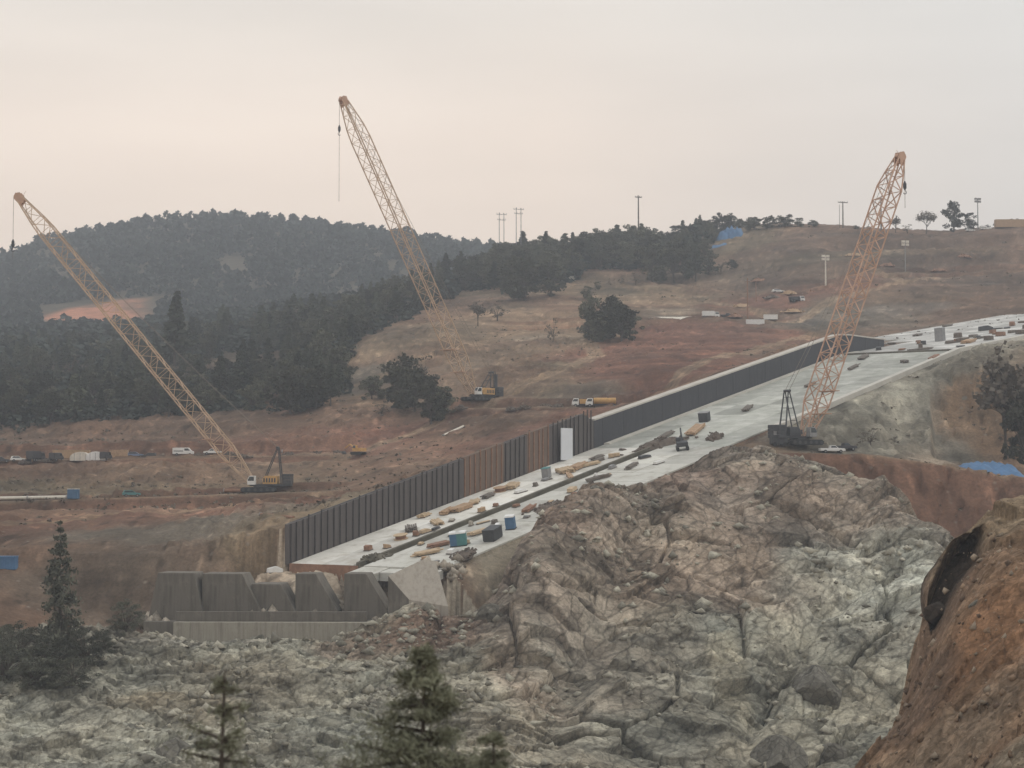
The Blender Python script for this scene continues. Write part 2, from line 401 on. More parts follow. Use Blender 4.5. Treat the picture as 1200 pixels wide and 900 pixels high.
# ------------------------------------------------------------------ main terrain
K = [
    # low ground beside the chute's end, left bench
    (-500, 740, 320), (0, 735, 322), (180, 722, 335), (330, 700, 350), (-500, 690, 350), (0, 680, 355), (150, 668, 365), (260, 650, 375),
    (-500, 640, 400), (0, 640, 395), (150, 640, 395), (260, 618, 400), (330, 606, 395),
    (-500, 590, 470), (0, 588, 470), (150, 582, 475), (300, 579, 478), (400, 572, 478), (470, 560, 470),
    (-500, 542, 560), (0, 543, 560), (150, 538, 560), (300, 534, 560), (400, 530, 560), (480, 520, 550),
    (-500, 512, 640), (0, 517, 620), (150, 505, 630), (300, 492, 630), (400, 478, 630),
    (-500, 440, 900), (0, 450, 800), (200, 440, 800), (350, 430, 790),
    (-500, 400, 1150), (0, 405, 1100), (200, 395, 1100), (350, 380, 1050),
    (-500, 380, 1500), (0, 385, 1500), (250, 370, 1500), (450, 350, 1400),
    # middle hill
    (450, 500, 600), (520, 490, 600), (560, 475, 600), (650, 474, 580), (720, 474, 560),
    (430, 440, 700), (500, 440, 680), (600, 440, 650), (700, 440, 640), (770, 425, 650),
    (430, 400, 760), (500, 388, 780), (600, 395, 760), (700, 400, 740), (800, 398, 740),
    (560, 362, 880), (620, 350, 900), (690, 335, 950), (760, 325, 980), (840, 322, 980),
    (760, 372, 820), (820, 372, 810), (880, 378, 800), (880, 345, 900), (930, 385, 770),
    (480, 350, 1000), (560, 325, 1100), (640, 310, 1120), (720, 300, 1130), (800, 285, 1140), (850, 278, 1140),
    (560, 350, 1400), (720, 340, 1450), (850, 320, 1500),
    # right hill
    (960, 395, 760), (1000, 382, 780), (1050, 372, 800), (1120, 366, 800), (1200, 362, 800), (1500, 360, 800),
    (950, 330, 900), (1000, 335, 880), (1060, 335, 870), (1120, 330, 880), (1200, 325, 880), (1500, 320, 880),
    (830, 275, 1120), (880, 266, 1090), (950, 264, 1080), (1010, 269, 1060), (1080, 273, 1060), (1150, 270, 1060), (1220, 264, 1060), (1500, 262, 1060),
    (880, 310, 1500), (1000, 310, 1450), (1200, 310, 1450), (1500, 300, 1450), (1900, 270, 1060), (1900, 360, 800), (1900, 310, 1450),
    # cut beside the chute, pit wall, bench of the right crane
    (1050, 446, 506), (1000, 466, 480), (1000, 505, 462), (1050, 500, 474), (1080, 480, 486), (1000, 528, 446), (1060, 535, 450), (1085, 538, 455),
    (1105, 438, 505), (1150, 438, 500), (1210, 436, 500), (1105, 470, 490), (1150, 480, 484), (1210, 480, 484), (1110, 542, 456), (1160, 546, 452), (1230, 550, 450), (1210, 405, 560), (1300, 400, 580),
    (1500, 400, 560), (1500, 440, 500), (1500, 540, 450), (1900, 440, 500), (1900, 540, 440),
    (900, 525, 440), (950, 526, 440), (860, 530, 422), (900, 529, 425), (950, 529, 424), (1010, 533, 424), (1070, 541, 423), (1120, 551, 422), (1200, 563, 420), (1500, 570, 420),
    (880, 548, 412), (960, 560, 413), (1050, 572, 412), (1130, 588, 410), (1220, 600, 408), (1500, 605, 408),
    (960, 590, 402), (1050, 610, 400), (1130, 640, 396), (1220, 650, 395), (1500, 660, 395),
    (900, 640, 380), (1050, 690, 375), (1200, 730, 370), (1500, 740, 370),
    (560, 760, 340), (700, 720, 355), (800, 680, 370), (1000, 820, 330), (1300, 860, 330), (600, 900, 310), (300, 810, 315), (0, 820, 305), (1700, 860, 330), (-500, 830, 305),
    (-900, 740, 320), (-900, 540, 560), (-900, 440, 900), (-900, 390, 1500),
]
rbf_main = Rbf(K)

BENCH = [   # rim (px, py, Y) from left to right, flat depth behind it (m), bank height in front, bank height behind
    ([(-300, 543, 556), (0, 541, 556), (150, 538, 556), (300, 535, 556), (420, 532, 556)], 13, 3.5, 6.0),
    ([(-300, 590, 470), (0, 588, 470), (150, 583, 472), (290, 579, 472), (400, 575, 472)], 14, 4.0, 2.5),
    ([(525, 479, 590), (600, 477, 586), (700, 478, 570), (775, 474, 572)], 22, 3.5, 4.0),
    ([(590, 384, 800), (680, 376, 800), (760, 377, 800), (850, 375, 800), (930, 380, 800)], 16, 3.0, 3.0),
    ([(640, 333, 960), (720, 330, 960), (800, 335, 940), (880, 345, 900)], 16, 2.0, 2.5),
    ([(940, 345, 880), (1020, 320, 900), (1100, 318, 910), (1250, 312, 910)], 14, 4.0, 4.0),
    ([(980, 300, 990), (1060, 296, 990), (1250, 290, 990)], 10, 3.0, 3.0),
]
RIM = [(815, 536, 419), (860, 532, 421), (950, 531, 422), (1010, 534, 422), (1070, 542, 421), (1120, 551, 420), (1200, 563, 418), (1500, 574, 416), (1900, 580, 416)]

def ground(x, y):
    """bare height of site ground, chute floor included"""
    x = np.asarray(x, float); y = np.asarray(y, float)
    z = rbf_main(x, y)
    px = x / y * F + 600
    for rim, D, hf, hb in BENCH:
        P = [r[0] for r in rim]; Yr = np.interp(px, P, [r[2] for r in rim]); zr = np.interp(px, P, [zat(*r) for r in rim])
        Yr = Yr + 3.0 * fbm(x / 25, y * 0 + hf, 3, 17)
        q = y - Yr
        zb = np.where(q < 0, zr + np.maximum(q * 0.75, -hf), np.where(q < D, zr + 0.01 * q, np.minimum(zr + (q - D) * 0.9, zr + hb)))
        w = sstep(P[0] - 40, P[0] + 30, px) * (1 - sstep(P[-1] - 30, P[-1] + 40, px)) * sstep(-hf * 1.33 - 16, -hf * 1.33, q) * (1 - sstep(D + hb / 0.9, D + hb / 0.9 + 18, q))
        z = z + (zb - z) * w
    # pad and haul road of the right crane, with a steep red bank below its rim
    P = [r[0] for r in RIM]; Yr = np.interp(px, P, [r[2] for r in RIM]) + 1.6 * fbm(x / 14, y * 0, 3, 19); zr = np.interp(px, P, [zat(*r) for r in RIM])
    q = y - Yr
    zb = np.where(q < 0, zr + q * 0.95, zr + 0.012 * q + 0.5 * np.exp(-((q - 1.2) / 0.9) ** 2) * sstep(985, 1010, px))
    w = sstep(800, 830, px) * sstep(-26, -14, q) * (1 - sstep(16, 26, q))
    z = z + (zb - z) * w
    t, n = tn(x, y)
    c = zc(t)
    # fill behind the wall
    wl = sstep(-34, -1.2, n) * sstep(-34, 0, t) * (1 - sstep(T1 + 25, T1 + 70, t)) * (n <= 0)
    top = c + wall_h(t) - 0.7
    z = z + (top - z) * wl
    inl = (n > np.where(t > T1 + 36, -31.0, -0.9)) & (n < W + 0.2)
    rampt = sstep(-3, 0, t)
    z = np.where(inl & (t > -0.5) & (t < T2), c, z)
    # lower level in front of the chute, where the baffle blocks stand
    zl = zat(380, 735, 346) + np.maximum(0, -n - 1.0) * 0.9 + np.maximum(0, n - W - 2) * 0.9
    ramp = zc(t * 1.0) + np.minimum(t, 0) * S1 - 1.05 + 0.3 * fbm(x / 4, y / 4, 3, 27) - 1.0 * np.maximum(0, -n - 1.5) - 0.5 * np.maximum(0, n - W - 6)   # rough apron under the chute's end
    zl = np.where((n > -6) & (n < W + 30) & (t > -24), np.maximum(zl, ramp), zl)
    z = np.where((t <= -0.5) & (n > -30) & (n < W + 20), np.minimum(z, zl), z)
    zl = np.where((n > -6) & (n < W + 30) & (t > -24), 999, zat(330, 775, 336)) + np.maximum(0, -n - 14) * 0.35 + np.maximum(0, t + 22) * 0.9 + np.maximum(0, n - W - 4) * 0.5
    z = np.where((t < 0) & (n > -90) & (n < W + 40), np.minimum(z, zl), z)
    # shoulder outside the right edge
    sh = (1 - sstep(0.2, 14, n - W)) * (n >= W + 0.2) * (t > -0.5) * (t < T2)
    z = z + (c - 0.6 - z) * sh
    # the borrow pit sits lower than the blasted slope beside it
    z = z - 5.0 * sstep(1090, 1095, px) * (1 - sstep(1250, 1330, px)) * sstep(452, 462, y) * (1 - sstep(493, 500, y))
    return z

def gz(x, y):
    return float(ground(np.array([x]), np.array([y]))[0])

def hit(px, py, lo=300, hi=1300, dz=0.0):
    Y = np.exp(np.linspace(math.log(lo), math.log(hi), 1500))
    p0 = at(px, py, 1.0)
    z = ground(p0.x * Y, Y) + dz
    k = np.argmax(z >= p0.z * Y)
    if z[k] < p0.z * Y[k]: k = np.argmax(z - p0.z * Y)
    return Vector((p0.x * Y[k], Y[k], z[k] - dz))

def blobs(x, y, base, table):
    """patches of differently coloured soil; (px, Y, half width m, half depth m, rgb, strength)"""
    col = np.tile(np.array(base), (len(x), 1))
    wx = fbm(x / 30, y / 30, 4, 91) ; wy = fbm(x / 30 + 50, y / 30, 4, 95)
    for (px, Y, rx, ry, rgb, st) in table:
        d = np.hypot((x + wx * rx * 0.7 - xat(px, Y)) / rx, (y + wy * ry * 0.7 - Y) / ry)
        w = (st * (1 - sstep(0.55, 1.15, d)))[:, None]
        col = col * (1 - w) + np.array(rgb) * w
    return col

# colours of earth
BRN, RED, TAN, GRY, DRK, PAL, ORG, OLV = ((0.185, 0.132, 0.100), (0.190, 0.104, 0.080), (0.250, 0.198, 0.145), (0.170, 0.158, 0.135), (0.095, 0.075, 0.062),
                                  (0.36, 0.31, 0.25), (0.215, 0.128, 0.075), (0.172, 0.152, 0.112))

ROADS = [[(400, 556), (480, 575), (540, 600), (640, 640), (700, 690), (690, 740), (610, 790)], [(610, 790), (560, 740), (470, 700), (420, 680)], [(930, 800), (860, 860), (800, 900), (720, 950), (650, 962)],
         [(930, 800), (980, 850), (1060, 880), (1140, 905), (1260, 905)], [(1060, 880), (1010, 940), (1080, 990), (1200, 1000)], [(770, 572), (830, 640), (900, 700), (960, 760), (1000, 790)], [(-80, 420), (60, 430), (200, 445), (300, 460), (380, 470)]]

def build_main():
    cols = np.concatenate([np.linspace(-900, -60, 60, endpoint=False), np.linspace(-60, 1260, 620), np.linspace(1264, 2000, 60)])
    Yr = np.exp(np.concatenate([np.linspace(math.log(300), math.log(700), 430, endpoint=False), np.linspace(math.log(700), math.log(1500), 170)]))
    PX, YY = np.meshgrid(cols, Yr)
    X = (PX - 600) / F * YY
    x, y = X.ravel(), YY.ravel()
    z = ground(x, y)
    t, n = tn(x, y)
    on = ((n > np.where(t > T1 + 36, -31.5, -1.5)) & (n < W + 1.0) & (t > -1.5) & (t < T2 + 2))
    near = np.clip(np.minimum(np.abs(n), np.abs(n - W)) / 12, 0, 1)
    amp = np.where(on, 0, np.where((n > -60) & (n < W + 30) & (t > 0) & (t < T2), near, 1))
    relief = 1.3 * fbm(x / 38, y / 60, 5, 3) + 0.8 * ridged(x / 14, y / 40, 4, 21) + 0.75 * fbm(x / 4.5, y / 8, 4, 31)
    cl, _, cvv = facets(x / 2.6, y / 4.5, 35, 1.2)
    rough = sstep(-0.1, 0.35, fbm(x / 45, y / 60, 3, 37))
    relief = relief + 0.9 * rough * cl
    pxs = x / y * F + 600
    cut = np.exp(-((pxs - 1040) / 80) ** 2 - ((y - 475) / 30) ** 2)            # blasted face by the pit
    f1, cr, cv = facets(x / 7, y / 9, 5, 1.2)
    cut = np.maximum(cut, ((1 - sstep(20, 34, n - W)) * (n > W) * sstep(105, 130, t)))
    f2_, _, _ = facets(x / 2.4, y / 3, 15, 1.2)
    relief = relief + cut * (1.5 * f1 + 0.6 * f2_)
    pads = np.zeros(len(x))
    for (pp, Y_, rx, ry) in ((320, 480, 30, 10), (570, 600, 30, 10), (940, 437, 32, 9), (700, 575, 30, 8), (130, 560, 90, 7), (60, 474, 60, 5), (980, 425, 40, 5)):
        pads = np.maximum(pads, 1 - sstep(0.8, 1.5, np.hypot((x - xat(pp, Y_)) / rx, (y - Y_) / ry)))
    # terraces cut into the left slope
    ter = sstep(-50, 150, 400 - pxs) * sstep(380, 400, y) * (1 - sstep(640, 680, y))
    relief = relief + ter * 0.9 * np.tanh(3 * np.sin(z / 2.6 + 0.8 * fbm(x / 60, y / 60, 2, 44)))
    z = z + relief * amp * (1 - 0.93 * pads)
    z = np.where(on, z - 0.35 - 1.3 * (t < 5), z)
    base = BRN
    col = blobs(x, y, base, [
        (100, 420, 60, 26, RED, 0.6), (-100, 400, 70, 40, BRN, 0.6), (60, 500, 70, 22, OLV, 0.9), (230, 520, 40, 24, TAN, 0.35), (300, 590, 60, 25, RED, 0.5), (440, 570, 30, 26, RED, 0.7),
        (240, 400, 34, 18, GRY, 0.9), (330, 385, 22, 18, OLV, 0.8), (120, 372, 22, 14, GRY, 0.5), (520, 640, 40, 30, TAN, 0.6), (430, 690, 20, 30, GRY, 0.9),
        (480, 760, 50, 40, TAN, 0.9), (620, 800, 60, 70, TAN, 0.8), (640, 700, 60, 40, TAN, 0.55), (700, 650, 30, 50, OLV, 0.9), (600, 640, 34, 30, BRN, 0.6),
        (780, 680, 38, 90, RED, 0.9), (850, 750, 40, 60, RED, 0.8), (900, 860, 30, 50, RED, 0.8), (760, 900, 36, 50, TAN, 0.9), (780, 830, 18, 18, PAL, 0.8),
        (700, 950, 80, 50, OLV, 0.6), (950, 960, 70, 60, (0.19, 0.155, 0.125), 0.9), (960, 800, 40, 40, GRY, 0.8), (1000, 790, 40, 60, GRY, 0.7), (1040, 840, 30, 30, TAN, 0.5),
        (1130, 900, 90, 70, (0.142, 0.110, 0.090), 0.95), (1100, 1000, 140, 70, (0.150, 0.114, 0.092), 0.85), (980, 880, 20, 26, RED, 0.6), (1000, 960, 50, 20, OLV, 0.6), (1130, 960, 26, 14, TAN, 0.5), (930, 800, 14, 18, (0.10, 0.095, 0.09), 0.7), (1060, 815, 30, 14, (0.25, 0.235, 0.215), 0.7), (700, 610, 14, 14, GRY, 0.6), (560, 690, 20, 16, PAL, 0.35), (640, 760, 16, 10, PAL, 0.45), (860, 1060, 40, 50, OLV, 0.7), (560, 560, 30, 20, BRN, 0.8), (620, 520, 40, 40, RED, 0.7),
        (1020, 480, 30, 40, (0.235, 0.228, 0.20), 1.0), (1060, 500, 30, 30, (0.245, 0.24, 0.215), 1.0), (1068, 462, 9, 20, (0.40, 0.36, 0.30), 0.9), (1120, 545, 30, 34, (0.22, 0.215, 0.195), 1.0), (1180, 580, 30, 30, (0.22, 0.215, 0.195), 0.9), (1150, 484, 14.5, 19, (0.245, 0.178, 0.125), 1.0), (1260, 480, 26, 50, (0.235, 0.17, 0.12), 0.9),
        (950, 432, 50, 13, TAN, 0.9), (1050, 405, 60, 16, (0.20, 0.125, 0.09), 1.0), (870, 412, 14, 10, GRY, 0.9), (585, 356, 10, 14, (0.29, 0.27, 0.22), 0.9), (640, 372, 12, 10, (0.27, 0.24, 0.19), 0.8), (1010, 446, 18, 9, DRK, 0.5),
        (1190, 400, 40, 24, (0.20, 0.125, 0.09), 1.0), (840, 395, 12, 12, RED, 0.7),
    ])
    rf = ((n > -3) & (n < W + 8) & (t < 0) & (t > -25))[:, None] * 1.0
    col = col * (1 - 0.8 * rf) + np.array((0.42, 0.395, 0.34)) * (1 + 0.8 * (cvv - 0.5))[:, None] * 0.8 * rf
    gs = ((1 - sstep(20, 34, n - W)) * (n > W) * sstep(105, 130, t) * (1 - sstep(1089, 1093, pxs) * (1 - sstep(497, 501, y))))[:, None]
    gcol = np.array((0.232, 0.236, 0.208)) * (1 + 0.6 * sstep(0.15, 0.5, fbm((x + y) / 18, (x - y) / 5, 4, 79)))[:, None] * (1 + 0.5 * (cv - 0.5) + 0.5 * fbm(x / 9, y / 9, 4, 77))[:, None]
    col = col * (1 - 0.85 * gs) + gcol * 0.85 * gs
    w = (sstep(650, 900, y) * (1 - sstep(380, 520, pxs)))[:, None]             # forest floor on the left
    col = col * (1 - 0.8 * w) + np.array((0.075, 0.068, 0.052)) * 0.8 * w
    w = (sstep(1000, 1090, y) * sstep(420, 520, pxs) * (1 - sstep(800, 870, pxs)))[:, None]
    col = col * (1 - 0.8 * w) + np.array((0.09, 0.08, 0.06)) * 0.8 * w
    for rim, D, hf, hb in BENCH + [(RIM, 14, 14, 0.1)]:                         # trafficked flats, fresh cut banks, wheel tracks
        P = [r[0] for r in rim]; q = y - (np.interp(pxs, P, [r[2] for r in rim]) + (3.0 * fbm(x / 25, y * 0 + hf, 3, 17) if hf != 14 else 0))
        we = sstep(P[0] - 30, P[0] + 20, pxs) * (1 - sstep(P[-1] - 20, P[-1] + 30, pxs)) * ((n < -3) | (n > W + 3))
        fl = (we * sstep(-0.5, 0.5, q) * (1 - sstep(D - 1, D + 0.5, q)))[:, None]
        bk = (we * np.maximum(sstep(-hf * 1.4 - 2, -hf * 1.4, q) * (1 - sstep(-0.8, 0, q)), sstep(D, D + 1, q) * (1 - sstep(D + hb * 1.1, D + hb * 1.1 + 2, q))))[:, None]
        tr = np.zeros(len(x))
        for q0 in (0.25, 0.38, 0.62, 0.75): tr = np.maximum(tr, np.exp(-((q - D * q0 - 0.8 * fbm(x / 40, y * 0 + q0 * 9, 2, 23)) / 0.45) ** 2))
        stk = 1 + 0.35 * fbm(x / 2.2, y / 30, 4, 29)[:, None]                   # rain runnels down the banks
        col = col * (1 - 0.6 * fl) + np.array((0.255, 0.200, 0.148)) * 0.6 * fl
        col = col * (1 - 0.35 * fl * tr[:, None])
        col = col * (1 - 0.7 * bk) + np.array((0.165, 0.100, 0.074)) * stk * 0.7 * bk
    for road in ROADS:
        dmin = np.full(len(x), 1e9)
        pts_ = [(xat(a_, b_), b_) for a_, b_ in road]
        for (xa_, ya_), (xb_, yb_) in zip(pts_[:-1], pts_[1:]):
            L2 = (xb_ - xa_) ** 2 + (yb_ - ya_) ** 2; tt = np.clip(((x - xa_) * (xb_ - xa_) + (y - ya_) * (yb_ - ya_)) / L2, 0, 1)
            dmin = np.minimum(dmin, np.hypot(x - xa_ - tt * (xb_ - xa_), y - ya_ - tt * (yb_ - ya_)))
        rw = (1 - sstep(2.6, 3.8, dmin + 0.8 * fbm(x / 8, y / 8, 3, 57)))[:, None]
        col = col * (1 - 0.75 * rw) + np.array((0.30, 0.235, 0.172)) * 0.75 * rw
        rt = np.exp(-((dmin - 1.1) / 0.4) ** 2)[:, None]; col = col * (1 - 0.3 * rt)
    # cuts and fills run in bands across the slopes
    band = fbm(x / 70, z / 1.6 + y / 130, 4, 61)
    col = col * (1 + 0.20 * np.clip(band * 1.6, -1, 1))[:, None]
    sp = fbm(x / 2.6, y / 5, 3, 83)
    col = col * (1 + 0.22 * sp + 0.5 * sstep(0.42, 0.6, sp) - 0.4 * sstep(0.42, 0.6, fbm(x / 3.5, y / 7, 3, 87)))[:, None]
    warm = fbm(x / 24, y / 40, 4, 73)[:, None]
    col = col * (1 + 0.16 * warm * np.array((1.0, 0.55, 0.3)))
    col = col * np.array((1.06, 0.96, 0.86)) * (0.80 - 0.06 * sstep(860, 960, y) * sstep(800, 880, pxs))[:, None] * (1 + 0.30 * np.clip(fbm(x / 26, y / 55, 4, 93) * 1.8, -1, 1))[:, None]
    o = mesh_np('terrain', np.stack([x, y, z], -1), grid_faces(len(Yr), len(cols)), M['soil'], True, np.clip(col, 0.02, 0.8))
    o['kind'] = 'structure'
    return o
build_main()

# ------------------------------------------------------------------ far wooded hill
KF = []
crest = [(-900, 360), (-400, 345), (-150, 325), (0, 311), (50, 293), (100, 280), (160, 270), (220, 263), (300, 264), (360, 268), (420, 276), (480, 281), (540, 292), (600, 300), (700, 310), (900, 320), (1300, 330)]
for p, q in crest:
    KF += [(p, q, 1950), (p, q + 0.45 * (395 - q), 1600), (p, 395, 1330), (p, q + 60, 2500), (p, 420, 1200)]
rbf_far = Rbf(KF, 0.5, 6.0)

def build_far():
    cols = np.linspace(-900, 1300, 260); Yr = np.exp(np.linspace(math.log(1210), math.log(2500), 130))
    PX, YY = np.meshgrid(cols, Yr); X = (PX - 600) / F * YY
    x, y = X.ravel(), YY.ravel()
    z = rbf_far(x, y) + 7 * fbm(x / 160, y / 160, 4, 8) + 3 * ridged(x / 60, y / 60, 3, 12)
    col = blobs(x, y, (0.10, 0.085, 0.062), [(112, 1430, 60, 46, (0.46, 0.21, 0.13), 1.0), (20, 1700, 30, 40, (0.2, 0.17, 0.12), 0.5)])
    o = mesh_np('hill', np.stack([x, y, z], -1), grid_faces(len(Yr), len(cols)), M['soil'], True, col)
    o['kind'] = 'structure'
build_far()

# ------------------------------------------------------------------ rock in front
KR = []
cr_ = [(-500, 735, 318), (-300, 735, 320), (0, 738, 322), (100, 738, 324), (200, 746, 328), (320, 748, 330), (420, 742, 331), (450, 728, 332), (500, 716, 334), (562, 716, 338), (604, 650, 345), (634, 604, 356),
       (700, 574, 368), (780, 548, 384), (850, 532, 396), (900, 532, 401), (960, 548, 399), (1000, 558, 396), (1050, 586, 386), (1100, 624, 373), (1180, 680, 360), (1400, 760, 350)]
for p, q, Y in cr_:
    KR += [(p, q, Y), (p, q + (25 if p < 560 else 60), Y + 16)]
KR += [(-500, 820, 290), (0, 815, 292), (150, 815, 295), (300, 815, 298), (450, 800, 306), (520, 760, 318), (600, 690, 330), (600, 780, 312), (680, 640, 345), (750, 640, 354), (750, 750, 326),
       (850, 600, 372), (900, 640, 362), (900, 740, 334), (1000, 620, 372), (1000, 720, 342), (1080, 720, 340), (680, 700, 333), (820, 690, 345), (700, 830, 305), (880, 830, 312),
       (-500, 905, 262), (0, 900, 266), (200, 900, 268), (400, 900, 272), (600, 900, 280), (800, 900, 292), (1000, 900, 300), (1100, 900, 304), (1400, 900, 310),
       (-500, 1080, 235), (0, 1080, 235), (300, 1090, 236), (600, 1120, 238), (900, 1130, 240), (1200, 1130, 242), (1400, 1130, 242)]
rbf_rock = Rbf(KR, 0.25, 12.0)

def rock_z(x, y):
    """broken, jointed rock"""
    z = rbf_rock(x, y)
    pxs = x / y * F + 600
    right = sstep(430, 620, pxs)
    a, b = R(35), R(-28)
    s = y * 1.25
    wx = 0.9 * fbm(x / 15, s / 15, 3, 111); wy = 0.9 * fbm(x / 15 + 40, s / 15, 3, 121)
    xa, sa_ = x * math.cos(a) + s * math.sin(a) + wx, -x * math.sin(a) + s * math.cos(a) + wy
    xb, sb = x * math.cos(b) + s * math.sin(b) + wx, -x * math.sin(b) + s * math.cos(b) + wy
    f0, c0, v0 = facets(xa / 28, sa_ / 15, 201, 1.5)
    f1, c1, v1 = facets(xa / 12, sa_ / 6.5, 211, 1.5)
    f2, c2, v2 = facets(xb / 5.0, sb / 2.6, 221, 1.4)
    f3, c3, v3 = facets(xa / 2.1, sa_ / 1.1, 231, 1.3)
    f4, c4, v4 = facets(xb / 0.9, sb / 0.6, 241, 1.3)
    rough = 0.55 + 0.45 * np.clip(fbm(x / 22, s / 22, 3, 141) * 2, -1, 1)
    rub = 1 - right
    fine = 0.25 + 0.75 * sstep(0.45, 0.75, rough)
    d = (2.0 * right + 1.0 * rub) * f0 + (1.35 * right + 1.3 * rub) * f1 + (0.45 * fine * right + 0.7 * rub + 0.08) * f2 + (0.14 * fine * right + 0.35 * rub) * f3 + (0.06 * fine + 0.14 * rub) * f4 \
        + 0.9 * fbm(x / 30, s / 30, 3, 151) + 0.30 * ridged(xa / 9, sa_ / 2.2, 3, 161)
    # joints
    d = d - 2.2 * right * (1 - sstep(0.0, 0.045, c0)) - 0.55 * (1 - sstep(0.0, 0.05, c1)) * (0.4 + 0.6 * rough) - 0.3 * (1 - sstep(0, 0.06, c2)) * rough
    # the long gully that runs down the middle, and a second one by the clay
    gx = (pxs - np.interp(y, [290, 310, 330, 350, 372], [640, 665, 705, 735, 775])) / 26
    d = d - 3.0 * np.exp(-gx ** 2) * sstep(285, 300, y) * (1 - sstep(365, 378, y))
    gx = (pxs - np.interp(y, [300, 320, 340, 360], [870, 905, 960, 1075])) / 16
    d = d - 2.4 * np.exp(-gx ** 2) * sstep(295, 305, y) * (1 - sstep(350, 365, y))
    keep = sstep(0, 1, np.interp(pxs, [-500, 0, 540, 600, 1200], [0.5, 0.5, 0.6, 1, 1]))
    return z, d * (0.6 + 0.4 * keep), (v0, v1, v2, v3, c1, c2, rough, right, pxs)

def build_rock():
    cols = np.concatenate([np.linspace(-500, -40, 60, endpoint=False), np.linspace(-40, 1180, 860), np.linspace(1184, 1400, 20)])
    Yr = np.exp(np.concatenate([np.linspace(math.log(236), math.log(264), 30, endpoint=False), np.linspace(math.log(264), math.log(412), 560)]))
    PX, YY = np.meshgrid(cols, Yr); X = (PX - 600) / F * YY
    x, y = X.ravel(), YY.ravel()
    z, d, (v0, v1, v2, v3, c1, c2, rough, right, pxs) = rock_z(x, y)
    P = np.stack([x, y - 0.5 * d, z + 0.86 * d], -1)
    col = blobs(x, y, (0.350, 0.330, 0.262), [(700, 345, 26, 22, (0.30, 0.235, 0.18), 0.5), (850, 350, 22, 14, (0.30, 0.235, 0.18), 0.5), (660, 315, 10, 16, (0.29, 0.22, 0.17), 0.6), 
        (600, 335, 16, 18, (0.284, 0.224, 0.173), 0.7), (520, 326, 12, 14, (0.270, 0.184, 0.134), 0.85), (640, 350, 10, 8, (0.256, 0.184, 0.141), 0.7), (810, 385, 12, 12, (0.263, 0.156, 0.122), 0.9),
        (780, 360, 24, 26, (0.320, 0.252, 0.192), 0.7), (880, 375, 26, 18, (0.298, 0.238, 0.186), 0.8), (940, 372, 30, 14, (0.270, 0.224, 0.179), 0.8), (720, 320, 16, 18, (0.284, 0.218, 0.166), 0.6),
        (900, 320, 34, 22, (0.334, 0.316, 0.250), 0.6), (1030, 350, 26, 20, (0.405, 0.381, 0.307), 0.8), (850, 318, 4, 12, (0.483, 0.408, 0.275), 0.35), (200, 290, 12, 10, (0.426, 0.326, 0.198), 0.6),
        (100, 275, 40, 22, (0.426, 0.392, 0.307), 0.6), (60, 312, 18, 10, (0.185, 0.170, 0.134), 0.7), (860, 400, 12, 9, (0.241, 0.224, 0.198), 0.8), (690, 290, 20, 14, (0.241, 0.224, 0.179), 0.6),
        (430, 320, 8, 9, (0.284, 0.204, 0.154), 0.6), (300, 305, 20, 12, (0.405, 0.367, 0.282), 0.6), (200, 326, 30, 8, (0.284, 0.258, 0.211), 0.8)])
    cell = 1 + 0.36 * (v1 - 0.5) + 0.26 * (v2 - 0.5) + 0.16 * (v3 - 0.5) + 0.30 * (v0 - 0.5)
    warm = (0.2 * (v2 - 0.5) + 0.8 * fbm(x / 20, y / 20, 4, 171))[:, None]
    col = col * (1 - 0.06 * (1 - right) * sstep(0, 8, 330 - y + 8))[:, None] * (1 + 0.28 * np.clip(1.8 * fbm(x / 11, y / 9, 4, 177), -1, 1))[:, None]
    crest_ = (right * sstep(-24, -4, y - np.interp(pxs, [560, 620, 700, 780, 850, 960, 1050, 1100], [340, 355, 368, 384, 396, 400, 386, 373])))[:, None]
    col = col * (1 - 0.55 * crest_) + np.array((0.265, 0.200, 0.158)) * 0.55 * crest_
    col = col * cell[:, None] * (1 + 0.17 * warm * np.array((1.0, 0.35, -0.2)))
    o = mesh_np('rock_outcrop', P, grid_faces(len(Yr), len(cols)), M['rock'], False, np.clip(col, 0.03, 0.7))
    o['kind'] = 'structure'
build_rock()

# ------------------------------------------------------------------ orange clay spur at the right, near
KS = [(1062, 830, 172), (1080, 780, 176), (1098, 715, 182), (1092, 668, 184), (1112, 640, 186), (1150, 608, 190), (1200, 588, 194), (1300, 560, 198), (1500, 520, 205), (1000, 905, 166), (960, 960, 160)]
KS += [(p - 20, q + 70, Y + 14) for p, q, Y in KS] + [(p - 20, q + 260, Y + 45) for p, q, Y in KS[:11]]
KS += [(1150, 720, 165), (1200, 680, 166), (1120, 790, 160), (1180, 800, 150), (1200, 900, 132), (1080, 900, 150), (1040, 930, 152), (1300, 660, 168), (1300, 800, 140), (1500, 640, 168), (1500, 900, 120), (1000, 1050, 140), (1200, 1100, 105), (1500, 1200, 100),
       (1150, 660, 176), (1250, 620, 180)]
rbf_spur = Rbf(KS, 0.12, 12.0)

def spur_disp(x, y):
    f1, c1, v1 = facets(x / 4.2, y / 5, 301, 1.1); f2, c2, v2 = facets(x / 1.3, y / 1.6, 311, 1.2)
    pxs = x / y * F + 600
    low = sstep(150, 138, y) if False else np.clip((150 - y) / 14, 0, 1)
    d = 1.0 * fbm(x / 8, y / 8, 5, 321) + 0.75 * f1 + (0.22 + 0.2 * low) * f2 + 0.45 * ridged(x / 3.4, y / 5, 4, 331)
    return d, v1, v2, low, pxs

